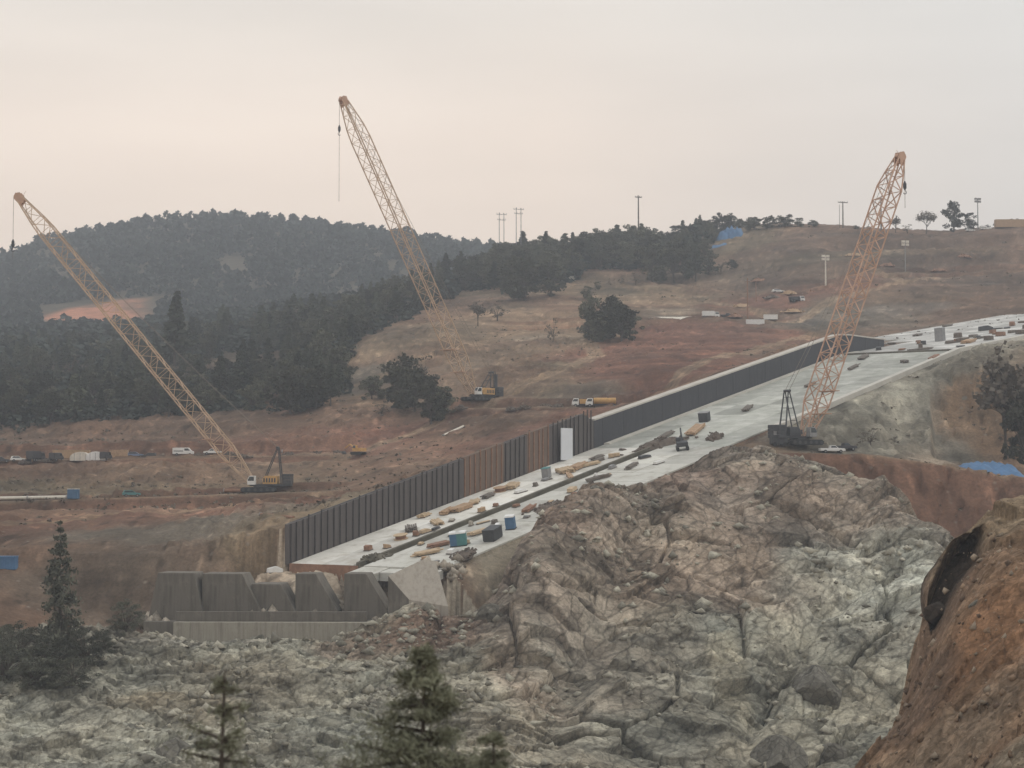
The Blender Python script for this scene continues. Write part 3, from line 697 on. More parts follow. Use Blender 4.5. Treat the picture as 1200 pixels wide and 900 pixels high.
def build_spur():
    cols = np.concatenate([np.linspace(920, 1220, 230), np.linspace(1224, 1600, 60)])
    Yr = np.exp(np.linspace(math.log(108), math.log(245), 330))
    PX, YY = np.meshgrid(cols, Yr); X = (PX - 600) / F * YY
    x, y = X.ravel(), YY.ravel()
    d, v1, v2, low, pxs = spur_disp(x, y)
    z = rbf_spur(x, y)
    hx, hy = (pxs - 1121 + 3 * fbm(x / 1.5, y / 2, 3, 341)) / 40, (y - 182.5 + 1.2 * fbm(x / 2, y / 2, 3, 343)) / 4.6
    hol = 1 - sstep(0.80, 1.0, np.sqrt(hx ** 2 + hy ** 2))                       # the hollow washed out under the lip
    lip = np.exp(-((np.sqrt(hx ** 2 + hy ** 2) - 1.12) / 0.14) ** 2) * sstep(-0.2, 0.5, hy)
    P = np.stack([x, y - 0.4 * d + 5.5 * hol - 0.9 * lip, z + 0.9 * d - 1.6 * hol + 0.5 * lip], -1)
    col = blobs(x, y, (0.225, 0.148, 0.094), [(1190, 185, 12, 12, (0.25, 0.190, 0.125), 0.9), (1170, 158, 8, 12, (0.25, 0.138, 0.075), 0.8), (1100, 178, 5, 7, (0.17, 0.115, 0.08), 0.8),
                                            (1080, 152, 9, 10, (0.20, 0.155, 0.11), 0.8), (1150, 132, 14, 10, (0.20, 0.165, 0.12), 0.9), (1085, 165, 4, 7, (0.14, 0.105, 0.08), 0.7)])
    col = col * (1 + 0.35 * (v1 - 0.5) + 0.35 * (v2 - 0.5) + 0.25 * fbm(x / 5, y / 5, 4, 347))[:, None]
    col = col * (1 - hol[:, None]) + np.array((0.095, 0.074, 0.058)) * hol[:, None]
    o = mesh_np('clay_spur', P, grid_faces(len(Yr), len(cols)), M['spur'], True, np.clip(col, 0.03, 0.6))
    o['kind'] = 'structure'
build_spur()

# ------------------------------------------------------------------ the bank the viewer stands on and the valley floor
def near_z(x, y):
    return np.maximum(-1.75 - 0.40 * np.maximum(y, -4) - 0.02 * np.abs(x), -88) + 0.7 * fbm(x / 12, y / 12, 4, 401) * np.clip((y - 3) / 20, 0, 1)

def build_near():
    xs = np.linspace(-420, 420, 200); ys = np.linspace(-40, 330, 150)
    X, Y = np.meshgrid(xs, ys); x, y = X.ravel(), Y.ravel()
    col = blobs(x, y, (0.15, 0.12, 0.085), [])
    o = mesh_np('valley_ground', np.stack([x, y, near_z(x, y)], -1), grid_faces(len(ys), len(xs)), M['soil'], True, col)
    o['kind'] = 'structure'
build_near()


# ------------------------------------------------------------------ spillway chute
def concrete_floor(name, col, streak, dark, sstr):
    """concrete laid in bays: stains running down the flow, pale and dark patches, joints"""
    m, nt, b = nodes_of(name)
    tc = nt.nodes.new('ShaderNodeTexCoord')
    def noise(scale, xyz, det=6, rough=0.65):
        mp = nt.nodes.new('ShaderNodeMapping'); mp.inputs['Scale'].default_value = xyz
        n = nt.nodes.new('ShaderNodeTexNoise'); n.inputs['Scale'].default_value = scale; n.inputs['Detail'].default_value = det; n.inputs['Roughness'].default_value = rough
        nt.links.new(tc.outputs['Object'], mp.inputs[0]); nt.links.new(mp.outputs[0], n.inputs['Vector']); return n
    def mixc(fac, a, bcol):
        mx = nt.nodes.new('ShaderNodeMix'); mx.data_type = 'RGBA'
        nt.links.new(fac, mx.inputs['Factor'])
        if isinstance(a, tuple): mx.inputs['A'].default_value = (*a, 1)
        else: nt.links.new(a, mx.inputs['A'])
        mx.inputs['B'].default_value = (*bcol, 1); return mx.outputs['Result']
    def thr(n, a, c, s=1.0):
        mr = nt.nodes.new('ShaderNodeMapRange'); mr.inputs[1].default_value = a; mr.inputs[2].default_value = c; mr.inputs[4].default_value = s
        nt.links.new(n.outputs['Fac'], mr.inputs[0]); return mr.outputs[0]
    c = mixc(thr(noise(1.0, (0.02, 0.16, 1)), 0.46, 0.66, sstr), col, streak)
    c = mixc(thr(noise(1.0, (0.05, 0.22, 1)), 0.52, 0.68, 0.55), c, dark)
    c = mixc(thr(noise(1.0, (0.35, 0.6, 1), 8), 0.55, 0.75, 0.45), c, dark)
    nt.links.new(c, b.inputs['Base Color']); b.inputs['Roughness'].default_value = 0.9; b.inputs['Specular IOR Level'].default_value = 0.2
    return m

M['lane'] = concrete_floor('new_lane_concrete', (0.56, 0.545, 0.49), (0.68, 0.67, 0.63), (0.36, 0.33, 0.27), 0.8)
M['lane2'] = concrete_floor('rough_lane_concrete', (0.43, 0.43, 0.39), (0.58, 0.57, 0.53), (0.30, 0.28, 0.24), 0.8)
M['old'] = concrete_floor('old_chute_concrete', (0.325, 0.335, 0.30), (0.47, 0.475, 0.44), (0.25, 0.255, 0.225), 0.7)
M['upper'] = concrete_floor('upper_chute_concrete', (0.40, 0.395, 0.37), (0.62, 0.61, 0.58), (0.24, 0.235, 0.215), 0.9)
M['curb'] = mat('curb_concrete', (0.52, 0.50, 0.45), 0.9, 0.15, 0.15)
M['trench'] = mat('muddy_trench', (0.115, 0.105, 0.08), 0.95, 0.35, 0.3)

class CB(MB):
    """builds in the chute's frame: x along the flow line upward, y = -n, z height; origin at L0"""
    def slab(s, t0, t1, n0, n1, d0, d1, step=12.0):
        ts = np.linspace(t0, t1, max(2, int(abs(t1 - t0) / step) + 1))
        ts = np.unique(np.concatenate([ts, [T1] if t0 < T1 < t1 else []]))
        vs = []
        for t in ts:
            z = float(zc(t)) - L0.z
            d1_ = float(d1(t)) if callable(d1) else d1
            d0_ = float(d0(t)) if callable(d0) else d0
            vs += [(t, -n0, z + d0_), (t, -n1, z + d0_), (t, -n1, z + d1_), (t, -n0, z + d1_)]
        fs = []
        for k in range(len(ts) - 1):
            a = 4 * k
            for j in range(4): fs.append((a + j, a + (j + 1) % 4, a + 4 + (j + 1) % 4, a + 4 + j))
        e = 4 * (len(ts) - 1)
        fs += [(3, 2, 1, 0), (e, e + 1, e + 2, e + 3)]
        return s.add(vs, fs)

def tints(key, name, col, st, dk, ss):
    M[key + 'a'] = concrete_floor(name + '_a', col, st, dk, ss)
    M[key + 'b'] = concrete_floor(name + '_b', tuple(c * 0.80 for c in col), tuple(c * 0.85 for c in st), dk, ss)
    M[key + 'c'] = concrete_floor(name + '_c', tuple(min(0.78, c * 1.22) for c in col), tuple(min(0.78, c * 1.12) for c in st), tuple(c * 1.2 for c in dk), ss)
tints('lane', 'new_lane_concrete', (0.64, 0.625, 0.57), (0.72, 0.71, 0.67), (0.34, 0.30, 0.23), 0.8)
tints('lane2', 'rough_lane_concrete', (0.52, 0.515, 0.465), (0.60, 0.59, 0.55), (0.26, 0.235, 0.19), 0.8)
tints('old', 'old_chute_concrete', (0.37, 0.378, 0.338), (0.56, 0.56, 0.52), (0.23, 0.235, 0.205), 0.7)
tints('upper', 'upper_chute_concrete', (0.46, 0.455, 0.43), (0.70, 0.69, 0.66), (0.21, 0.205, 0.185), 0.9)
class Bays:
    def __init__(s): s.b = {k: CB() for k in 'abc'}
    def slab(s, *a): s.b[random.choice('aaabbc')].slab(*a)
    def build(s, name, key, par):
        for k in 'abc':
            if s.b[k].v: s.b[k].build(name, M[key + k], par)
CROT = math.pi / 2 - TH
chute = empty('spillway_chute', L0, CROT, 'long pale concrete spillway floor climbing to the right between dark wall and rock', 'spillway')
lane = Bays(); lane2 = Bays()
t = 0.0
while t < TP - 1:
    e = min(t + 9.0, TP)
    lane.slab(t, e - 0.14, 0.3, 8.3, -0.33, 0.0); lane.slab(t, e - 0.14, 8.42, 16.2, -0.33, 0.004 + 0.03 * random.random())
    e2 = min(t + 12.0, TP)
    lane2.slab(t, e - 0.16, 19.0, 28.4, -0.33, -0.02 + 0.05 * random.random()); lane2.slab(t, e - 0.16, 28.55, W, -0.33, -0.02 + 0.05 * random.random())
    t = e
lane.build('new_concrete_lane', 'lane', chute)
lane2.build('rough_concrete_lane', 'lane2', chute)
CB().slab(0, TP, 16.2, 19.0, -0.5, -0.31).build('trench', M['trench'], chute)
CB().slab(0.2, TP + 6, 16.9, 17.7, -0.3, 0.55, 4).build('trench_curb', M['trench'], chute)
old = Bays(); t = TP
while t < T1 - 0.5:
    e = min(t + 13.4, T1)
    for n0, n1 in ((0.3, 9.7), (9.75, 19.2), (19.25, 28.7), (28.75, W - 1.3)): old.slab(t, e - 0.12, n0, n1, -0.33, 0.0)
    t = e
old.build('old_concrete_floor', 'old', chute)
up = Bays(); t = T1
while t < T2 - 0.5:
    e = min(t + 13.4, T2)
    for n0, n1 in ((-30.0, -20.0), (-19.95, -9.95), (-9.9, 0.2), (0.3, 9.7), (9.75, 19.2), (19.25, 28.7), (28.75, W - 1.3)):
        if n0 < 0 and t < T1 + 38 - 0.8 * n0: continue
        up.slab(t, e - 0.14, n0, n1, -0.33, 0.12)
    t = e
up.build('upper_concrete_floor', 'upper', chute)
CB().slab(TP + 22, T2, W - 1.25, W + 0.5, -1.2, 0.55).build('edge_curb', M['curb'], chute)
CB().slab(TP + 4, T1 + 10, 0.35, 2.0, 0.0, 0.35).build('wall_footing', M['curb'], chute)
CB().slab(-0.35, -0.02, 0.1, 17.6, -3.0, -0.02).build('end_face', M['rust'], chute)
ap = CB()
for n0, n1, t0, dz in ((19.0, 25.5, -5.5, -0.05), (25.6, 31.5, -3.2, -0.2), (31.6, 38.5, -1.6, -0.1)):
    z_ = [(t0, -n0, t0 * S1 + dz), (t0 * 0.92, -n1, t0 * S1 + dz), (-0.4, -n1, dz - 0.1), (-0.2, -n0, dz - 0.1)]
    ap.add([(a, b, c - 1.6) for a, b, c in z_] + z_, [(0, 1, 2, 3), (7, 6, 5, 4), (0, 4, 5, 1), (1, 5, 6, 2), (2, 6, 7, 3), (3, 7, 4, 0)])
ap.build('broken_apron', M['lane2a'], chute)
CB().slab(T1 - 0.6, T1 + 0.4, 0.4, W - 1.3, 0.0, 0.42).build('joint_sill', M['trench'], chute)

# lower wall: formwork with ribs
wl = empty('retaining_wall', L0, CROT, 'dark ribbed formwork wall along the left side of the lower spillway', 'wall')
wh = lambda t: float(wall_h(t))
BROWN = ((56.0, 71.0), (80.0, 89.0)); tb = 91.5
fm = CB()
for a_, b_ in ((-0.5, 56.0), (71.0, 80.0), (89.0, TP)): fm.slab(a_, b_, -1.0, 0.0, -0.3, wh, 4)
fm.build('wall_face', M['form'], wl)
for a_, b_ in BROWN:
    rf = CB().slab(a_ + 0.03, b_ - 0.03, -0.9, 0.02, -0.3, lambda t: wh(t) + 0.3, 4).build('wall_face', M['form2'], wl); rf['label'] = 'rusty brown section of wall'
rb = CB(); r2 = CB(); t = 0.0
while t < TP - 0.4:
    tgt = r2 if any(a_ - 0.2 < t < b_ for a_, b_ in BROWN) else rb
    e_ = random.choice((0.05, 0.15, 0.2, 0.35, 0.7))
    tgt.slab(t, t + 0.2, 0.03, 0.28, -0.1, lambda q: wh(q) + e_, 9)
    t += random.choice((1.6, 1.9, 1.9, 2.1))
rb.build('rib_posts', M['ribs'], wl); r2.build('rib_posts', M['rust'], wl)
wk = CB().slab(0, tb, -1.05, -0.75, lambda q: wh(q) + 0.02, lambda q: wh(q) + 0.14, 4)
wk.build('top_rail', M['darkm'], wl)

uw = empty('channel_wall', L0, CROT, 'smooth dark upper spillway wall with a pale concrete cap', 'wall')
CB().slab(TP + 0.1, T1 + 32, -1.0, 0.0, -0.3, wh, 6).build('wall_face', M['wallD'], uw)
CB().slab(TP + 0.3, T1 + 33, -2.6, 0.12, lambda q: wh(q) + 0.02, lambda q: wh(q) + 0.42, 6).build('wall_cap', M['cap'], uw)
wb = CB(); t = TP + 4
while t < T1 + 30:
    wb.slab(t, t + 0.10, 0.01, 0.05, 0.0, lambda q: wh(q) - 0.02, 9); t += 9.3
wb.build('wall_joints', M['darkm'], uw)

pn = empty('sheet_panel', cp(94.3, 1.4), CROT, 'tall white sheet panel standing where ribbed wall meets smooth wall', 'panel')
MB().box((-2.4, -0.08, 0.0), (2.4, 0.08, 7.6)).build('sheet', M['panel'], pn)
fr = MB()
for xx in (-2.3, 0, 2.3): fr.bar((xx, 0.22, 0), (xx, 0.22, 7.5), 0.09)
for zz in (0.5, 3.8, 7.2): fr.bar((-2.3, 0.22, zz), (2.3, 0.22, zz), 0.07)
fr.build('frame', M['grey'], pn)

# ------------------------------------------------------------------ baffle blocks at the foot of the chute
zb = zat(300, 729, 343)
def block(px, wpx, slope_r, slope_l, toppx, label, m=None, Y=342, depth=6.0, rz=-0.12):
    k = Y / F
    w = wpx * k; h = zat(px, toppx, Y) - zb
    o = empty('baffle_block', (xat(px, Y), Y, zb - 0.4), rz, label, 'concrete block', 'concrete blocks at the foot of the spillway')
    h += 0.4
    b = MB().prism([(-slope_l * k, 0), (0, h), (w, h), (w + slope_r * k, h * 0.28), (w + slope_r * k * 1.02, 0)], 0, depth)
    b.build('block_body', m or M['conc'], o, 0.16)
    MB().box((0.2 if not slope_l else -slope_l * k, -0.5, -0.2), (w + slope_r * k * 0.7, -0.02, 0.9)).build('footing', M['ledge'], o, 0.04)
    return o
block(186, 44, 10, 12, 671, 'weathered concrete block with sloped left edge, furthest from the pale slab')
block(238, 48, 22, 0, 672, 'broad concrete block second from the brown slope end of the row')
block(296, 34, 20, 0, 684, 'low concrete block in the middle of the row, shorter than its neighbours')
block(347, 24, 26, 0, 672, 'concrete block with long sloping side below the white lane corner')
block(404, 26, 26, 0, 672, 'concrete block next to the pale tilted slab')
ts = empty('tilted_slab', (xat(456, 339.5), 339.5, zat(460, 712, 339.5)), -0.1, 'pale tilted concrete slab leaning beside the row of grey blocks', 'concrete slab')
k = 339.5 / F
A, B_, C_, D_ = (0, -0.5, 5.7), (34 * k, 4.0, 8.3), (51 * k, 4.0, 8.3), (72 * k, -2.0, 0.4)
E_, F_ = (26 * k, -2.0, 1.6), (0, -0.5, 0)
sl = MB().add([A, B_, C_, D_, E_, (0, -0.5, -3), (26 * k, -2.0, -3), (72 * k, -2.0, -3), (0, 4.0, -3), (51 * k, 4.0, -3)],
              [(0, 4, 3, 2, 1), (6, 7, 3, 4), (7, 9, 2, 3), (9, 8, 1, 2), (8, 5, 0, 1)])
sl.build('slab_top', M['concL'], ts)
MB().add([A, E_, (26 * k, -2.03, -2.9), (0, -0.53, -2.9), (0.1, -0.3, 5.0), (3.6, -1.7, 1.3), (3.6, -1.7, -2.8), (0.1, -0.3, -2.8)], [(0, 3, 2, 1), (4, 5, 6, 7), (0, 1, 5, 4), (1, 2, 6, 5), (2, 3, 7, 6), (3, 0, 4, 7)]).build('slab_side', M['conc'], ts)
kk = 336 / F
lg = empty('concrete_ledge', (xat(168, 336), 336, zat(300, 747, 336)), -0.02, 'long low concrete ledge above the grey rubble under the blocks', 'ledge')
hz_ = zat(300, 729, 336) - zat(300, 747, 336)
MB().box((37 * kk, 0, -4), (264 * kk, 1.6, hz_)).build('ledge_face', M['ledge'], lg, 0.08)
MB().box((0, 1.62, -4), (300 * kk, 16, hz_ - 0.03)).build('ledge_floor', M['conc'], lg, 0.05)
MB().box((38 * kk, 1.9, hz_), (262 * kk, 2.7, hz_ + 1.75)).build('parapet', M['conc'], lg, 0.05)
_w = cp(-2.6, -1.8); _w.z = gz(_w.x, _w.y)
wp = empty('white_block', _w, 0.3, 'small white wrapped pallet at the foot of the ribbed wall', 'pallet')
MB().box((-1.5, -1, 0), (1.7, 1, 0.25)).build('pallet_base', M['wood'], wp)
MB().prism([(-1.4, 0.26), (-1.3, 1.1), (0.4, 1.5), (1.6, 1.0), (1.6, 0.26)], -0.9, 0.9).build('wrapped_load', M['white'], wp, 0.1)

# ------------------------------------------------------------------ lattice cranes
def lattice(mb, stations, side, updir, chord, lace):
    """stations: list of (centre, half width, half depth)"""
    rings = []
    for c, hw, hd in stations:
        c = Vector(c)
        rings.append([c + side * sx * hw + updir * sz * hd for sx, sz in ((1, 1), (-1, 1), (-1, -1), (1, -1))])
    for k in range(len(rings) - 1):
        a, b = rings[k], rings[k + 1]
        for j in range(4):
            mb.bar(a[j], b[j], chord)
            i = (j + 1) % 4
            if k % 2 == 0: mb.bar(a[j], b[i], lace)
            else: mb.bar(a[i], b[j], lace)
            mb.bar(a[j], a[i], lace * 0.8)
    return rings

def crane(base, heading, reach, height, width, label, paint, house, cab_side=1, gantry=(-4.6, 11.0), hook=14.0, rope_end=40.0, sway=0.0, mast_dark=True, size=1.0, back=8.2, post=None, lace=0.10):
    """heading: direction of the boom in plan; reach/height: boom tip relative to the boom foot"""
    root = empty('crawler_crane', base, heading, label, 'crane', 'lattice boom cranes at the spillway')
    z0 = 1.45
    # crawlers
    for s in (-1, 1):
        tr = MB().prism([(-4.6, 0.45), (-4.1, 0.05), (4.1, 0.05), (4.6, 0.45), (4.6, 0.95), (4.1, 1.35), (-4.1, 1.35), (-4.6, 0.95)], s * 2.9 - 0.6, s * 2.9 + 0.6)
        t_ = tr.build('crawler_track', M['black'], root, 0.05)
        for xx in (-3.9, -2.4, -0.8, 0.8, 2.4, 3.9):
            MB().bar((xx, s * 2.9 - 0.63, 0.7), (xx, s * 2.9 + 0.63, 0.7), 0.42, n=12).build('track_roller', M['darkm'], t_)
    MB().box((-2.6, -2.3, 0.5), (2.6, 2.3, 1.4)).box((-1.6, -1.6, 1.4), (1.6, 1.6, 1.62)).build('car_body', M['darkm'], root)
    # upper works
    hb = MB().box((-back + 2.2, -1.6, 1.65), (2.6, 1.6, 2.15)); hb.build('deck', M['darkm'], root)
    h = MB().prism([(-back + 3.6, 2.17), (-back + 3.6, 4.3), (-1.4, 4.3), (-0.8, 3.6), (-0.8, 2.17)], -1.75, 1.75)
    h.build('machinery_house', house, root, 0.08)
    for s in (-1, 1):
        lou = MB()
        for k in range(5): lou.box((-back + 4.0 + k * 0.7, s * 1.76 - 0.02, 2.6), (-back + 4.4 + k * 0.7, s * 1.76 + 0.02, 3.7))
        lou.build('louvre', M['darkm'], root)
    cw = MB()
    for k in range(4): cw.box((-back, -2.1, 1.7 + 0.78 * k), (-back + 2.1, 2.1, 2.44 + 0.78 * k))
    cw.build('counterweight', M['darkm'], root, 0.05)
    # cab
    y0 = cab_side * 2.3
    cb = MB().prism([(0.9, 2.0), (0.9, 4.3), (2.4, 4.3), (3.0, 3.2), (2.9, 2.0)], y0 - 0.75, y0 + 0.75).build('cab', M['white'] if house is not M['darkm'] else M['grey'], root, 0.06)
    gl = MB().prism([(1.2, 3.0), (1.2, 4.1), (2.35, 4.1), (2.8, 3.25), (2.78, 3.0)], y0 - 0.78, y0 + 0.78)
    gl.add([(2.47, y0 - 0.6, 4.22), (2.47, y0 + 0.6, 4.22), (3.03, y0 + 0.6, 3.2), (3.03, y0 - 0.6, 3.2)], [(0, 1, 2, 3)])
    gl.build('cab_window', M['glass'], cb)
    # boom
    foot = Vector((1.9, 0, 2.3)); tip = foot + Vector((reach, 0, height))
    b = (tip - foot).normalized(); L = (tip - foot).length
    side = Vector((0, 1, 0)); upd = b.cross(side); upd = upd if upd.z > 0 else -upd
    n = int(L / (width * 0.95)); n += n % 2
    st = []
    for k in range(n + 1):
        f = k / n
        w = min(1.0, 0.30 + 0.7 * f / 0.10, 0.42 + 0.58 * (1 - f) / 0.10)
        st.append((foot + b * L * f, width / 2 * max(w, 0.36 if f > 0.5 else 0.6), width / 2 * w))
    bm = MB(); lattice(bm, st, side, upd, 0.19, lace)
    bo = bm.build('boom', paint, root)
    hd = MB()
    hd.prism([(-1.6, -1.0), (1.0, -1.2), (1.9, 0.0), (1.2, 1.1), (-1.2, 0.9)], -0.9, -0.72).prism([(-1.6, -1.0), (1.0, -1.2), (1.9, 0.0), (1.2, 1.1), (-1.2, 0.9)], 0.72, 0.9)
    for xx, zz, r in ((1.1, -0.4, 0.65), (0.4, 0.75, 0.45), (-0.8, -0.5, 0.4)):
        hd.bar((xx, -0.65, zz), (xx, 0.65, zz), r, n=14)
    hd.bar((0.6, -0.9, 1.2), (1.0, -0.9, 2.4), 0.05)
    ho = hd.build('boom_head', M['boom_red'], bo)
    mx = Matrix((b, side, upd)).transposed().to_4x4(); mx.translation = tip
    ho.matrix_local = mx
    for f in (0.09, 0.17):
        c = foot + b * L * f + upd * (-width / 2)
        MB().box(c + Vector((-1.0, -width * 0.7, -0.15)), c + Vector((0.9, width * 0.7, 0.05))).build('boom_platform', M['boom_red'], bo)
    # gantry
    gt = Vector((gantry[0], 0, gantry[1])); g = MB()
    for s in (-1, 1):
        g.bar((-0.6, s * 1.3, 2.2), gt + Vector((0, s * 0.8, 0)), 0.17, 0.15)
        g.bar((-back + 2.6, s * 1.3, 2.2), gt + Vector((-0.3, s * 0.8, -0.2)), 0.21, 0.16)
    for f in (0.35, 0.62, 0.86):
        p = Vector((-0.6, 0, 2.2)).lerp(gt, f); hw = 1.3 - 0.5 * f
        g.bar(p + Vector((0, -hw, 0)), p + Vector((0, hw, 0)), 0.1)
        p = Vector((-back + 2.6, 0, 2.2)).lerp(gt, f); g.bar(p + Vector((0, -hw, 0)), p + Vector((0, hw, 0)), 0.1)
    g.bar(gt + Vector((0, -1.1, 0)), gt + Vector((0, 1.1, 0)), 0.32, n=10)
    g.build('gantry', M['darkm'] if mast_dark else paint, root)
    if post:
        MB().box((post - 0.45, -0.5, 2.2), (post + 0.45, 0.5, gantry[1] - 0.6)).bar((post, 0, gantry[1] - 0.6), (post + 0.2, 0, gantry[1] + 0.6), 0.12).build('rear_post', M['darkm'], root)
    # standing lines
    pl = MB()
    for s in (-0.75, 0.75):
        a = gt + Vector((0, s, 0.1)); e = tip + upd * 0.9 + side * s
        mid = a.lerp(e, 0.5) - Vector((0, 0, 1.2))
        pl.path([a, a.lerp(mid, 0.5) - Vector((0, 0, 0.3)), mid, mid.lerp(e, 0.5) - Vector((0, 0, 0.3)), e], 0.055)
    pl.build('pendant_lines', M['rope'], root)
    # hoist line and hook
    hp = tip + b * 1.2 - upd * 0.5 + Vector((0.7, 0, 0))
    MB().bar(hp, hp - Vector((0, 0, rope_end)), 0.06).build('hoist_rope', M['rope'], root)
    q = hp - Vector((0, 0, hook))
    hk = MB().bar(q + Vector((0, 0, 1.2)), q + Vector((0, 0, 0.5)), 0.12, 0.42, n=10).bar(q + Vector((0, 0, 0.5)), q - Vector((0, 0, 0.5)), 0.42, n=10).bar(q - Vector((0, 0, 0.5)), q - Vector((0, 0, 1.1)), 0.42, 0.1, n=10)
    pts = [q + Vector((0.45 * math.sin(a), 0, -1.6 + 0.45 * math.cos(a))) for a in np.linspace(0, 4.4, 9)]
    hk.path(pts, 0.09, 6)
    hk.build('hook_block', M['darkm'], root)
    return root

def crane_from_photo(foot_px, foot_py, Yf, tip_px, tip_py, Yt, **kw):
    b = hit(foot_px, foot_py, Yf - 40, Yf + 40)
    tip = at(tip_px, tip_py, Yt)
    d = Vector((tip.x - b.x, tip.y - b.y)); hdg = math.atan2(d.y, d.x)
    base = b - Vector((math.cos(hdg), math.sin(hdg), 0)) * 1.9
    base.z = gz(base.x, base.y)
    return crane(base, hdg, d.length, tip.z - (base.z + 2.3), **kw)

crane_from_photo(297, 577, 478, 24, 233, 492, width=3.9, label='leftmost crane, its long tan lattice boom leaning left over the dark wood', paint=M['boom'], house=M['orange'], cab_side=1, gantry=(-4.4, 11.6), hook=12.5, rope_end=16.5)
crane_from_photo(555, 475, 597, 403, 119, 575, width=4.4, label='middle crane with the tallest boom, standing on the bench behind the wall', paint=M['boom'], house=M['orange'], cab_side=1, gantry=(-6.0, 9.6), hook=9.5, rope_end=32.0, post=-7.9, back=9.6)
crane_from_photo(944, 522, 437, 1054, 186, 458, width=4.3, label='rightmost crane with dark body and boom leaning right beside the spillway', paint=M['boom_red'], house=M['darkm'], cab_side=-1, gantry=(-3.4, 12.8), hook=7.5, rope_end=13.0, back=7.6, lace=0.15)

# ------------------------------------------------------------------ trees
def quads(cent, size, r, flat=0.0, long_=1.0):
    """leaf clumps: one small tilted quad round every centre"""
    n = len(cent)
    a = r.normal(size=(n, 3)); a /= np.linalg.norm(a, axis=1)[:, None]
    b = r.normal(size=(n, 3)); b -= a * (a * b).sum(1)[:, None]; b /= np.linalg.norm(b, axis=1)[:, None]
    s = (size * r.uniform(0.6, 1.35, n))[:, None]
    a, b = a * s * 0.5 * long_, b * s * 0.5
    v = np.stack([cent - a - b * 0.8, cent + a * 0.9 - b, cent + a + b, cent - a * 0.7 + b * 0.9], 1).reshape(-1, 3)
    return v, np.arange(4 * n).reshape(-1, 4)

def pine_tree(name, h, seed, nw, per, size, spread=0.19, bare=0.22, leafm='pine', ragged=0.5, long_=1.3):
    r = np.random.default_rng(seed); rd = random.Random(seed)
    root = empty(name)
    tb = MB(); lean = rd.uniform(-0.02, 0.02) * h
    pts = [(lean * (k / 6) ** 2, 0.01 * h * math.sin(k), h * k / 6) for k in range(7)]
    for k in range(6): tb.bar(pts[k], pts[k + 1], 0.017 * h * (1 - k / 6.6), 0.017 * h * (1 - (k + 1) / 6.6), 7)
    cs = []
    for w in range(nw):
        f = bare + (1 - bare) * (w + rd.random()) / nw
        R0 = spread * h * (1 - ((f - bare) / (1 - bare)) ** 1.25) * rd.uniform(1 - ragged, 1.15) + 0.015 * h
        az = rd.uniform(0, 2 * math.pi)
        for q in range(rd.choice((2, 3, 4))):
            a = az + q * 2.1 + rd.uniform(-0.5, 0.5); L = R0 * rd.uniform(0.6, 1.1)
            st = np.array((lean * f * f, 0, h * f)); en = st + np.array((math.cos(a) * L, math.sin(a) * L, L * rd.uniform(-0.25, 0.35)))
            tb.bar(st, en, 0.004 * h, 0.001 * h, 3)
            m = max(2, int(per * (0.35 + L / (spread * h))))
            u = r.beta(2.2, 1.1, m)[:, None]
            cs.append(st + (en - st) * u + r.normal(size=(m, 3)) * np.array((0.16, 0.16, 0.10)) * max(L, 0.03 * h))
    tb.build('trunk', M['bark'], root)
    v, f = quads(np.concatenate(cs), size, r, long_=long_)
    mesh_np('crown', v, f, M[leafm], parent=root)
    return root

def oak_tree(name, h, seed, ncl, per, size, wide=0.42, leafm='oak', low=0.09):
    r = np.random.default_rng(seed); rd = random.Random(seed)
    root = empty(name); tb = MB()
    fork = Vector((rd.uniform(-.03, .03) * h, 0, h * rd.uniform(0.18, 0.3)))
    tb.bar((0, 0, -0.02 * h), fork, 0.03 * h, 0.022 * h, 7)
    cs = []
    for c in range(ncl):
        a = rd.uniform(0, 2 * math.pi); e = rd.uniform(low, 0.93); rr = wide * h * math.sqrt(max(0.0, 1 - ((e - 0.50) / 0.52) ** 2)) * rd.uniform(0.25, 0.95)
        p = np.array((math.cos(a) * rr, math.sin(a) * rr, e * h))
        mid = fork.lerp(Vector(p), 0.5) + Vector((0, 0, 0.05 * h))
        tb.bar(fork, mid, 0.012 * h, 0.008 * h, 4); tb.bar(mid, p, 0.008 * h, 0.002 * h, 4)
        s = h * rd.uniform(0.07, 0.14)
        g = r.normal(size=(per, 3)); g /= np.linalg.norm(g, axis=1)[:, None]
        cs.append(p + g * (r.uniform(0.2, 1, (per, 1)) ** 0.6) * s * np.array((1.15, 1.15, 0.75)))
    tb.build('trunk', M['bark'], root)
    v, f = quads(np.concatenate(cs), size, r)
    mesh_np('crown', v, f, M[leafm], parent=root)
    return root

def bare_tree(name, h, seed, leaves=0, leafm='dry', size=0.4):
    rd = random.Random(seed); r = np.random.default_rng(seed); root = empty(name); tb = MB(); cs = []
    def grow(p, d, L, rad, lev):
        q = p + d * L; tb.bar(p, q, rad, rad * 0.6, 5 if lev < 2 else 3)
        if lev > 3:
            cs.append(np.array(q)); return
        for k in range(3 if lev else 5):
            nd = (d + Vector((rd.uniform(-1, 1), rd.uniform(-1, 1), rd.uniform(-0.2, 0.7))) * 0.75).normalized()
            grow(p + d * L * rd.uniform(0.55, 1.0), nd, L * rd.uniform(0.55, 0.8), rad * 0.55, lev + 1)
    grow(Vector((0, 0, -0.02 * h)), Vector((rd.uniform(-.1, .1), 0, 1)).normalized(), 0.34 * h, 0.02 * h, 0)
    tb.build('trunk', M['bark'], root)
    if leaves:
        c = np.repeat(np.array(cs), leaves, 0); c = c + r.normal(size=c.shape) * 0.045 * h
        v, f = quads(c, size, r); mesh_np('crown', v, f, M[leafm], parent=root)
    return root

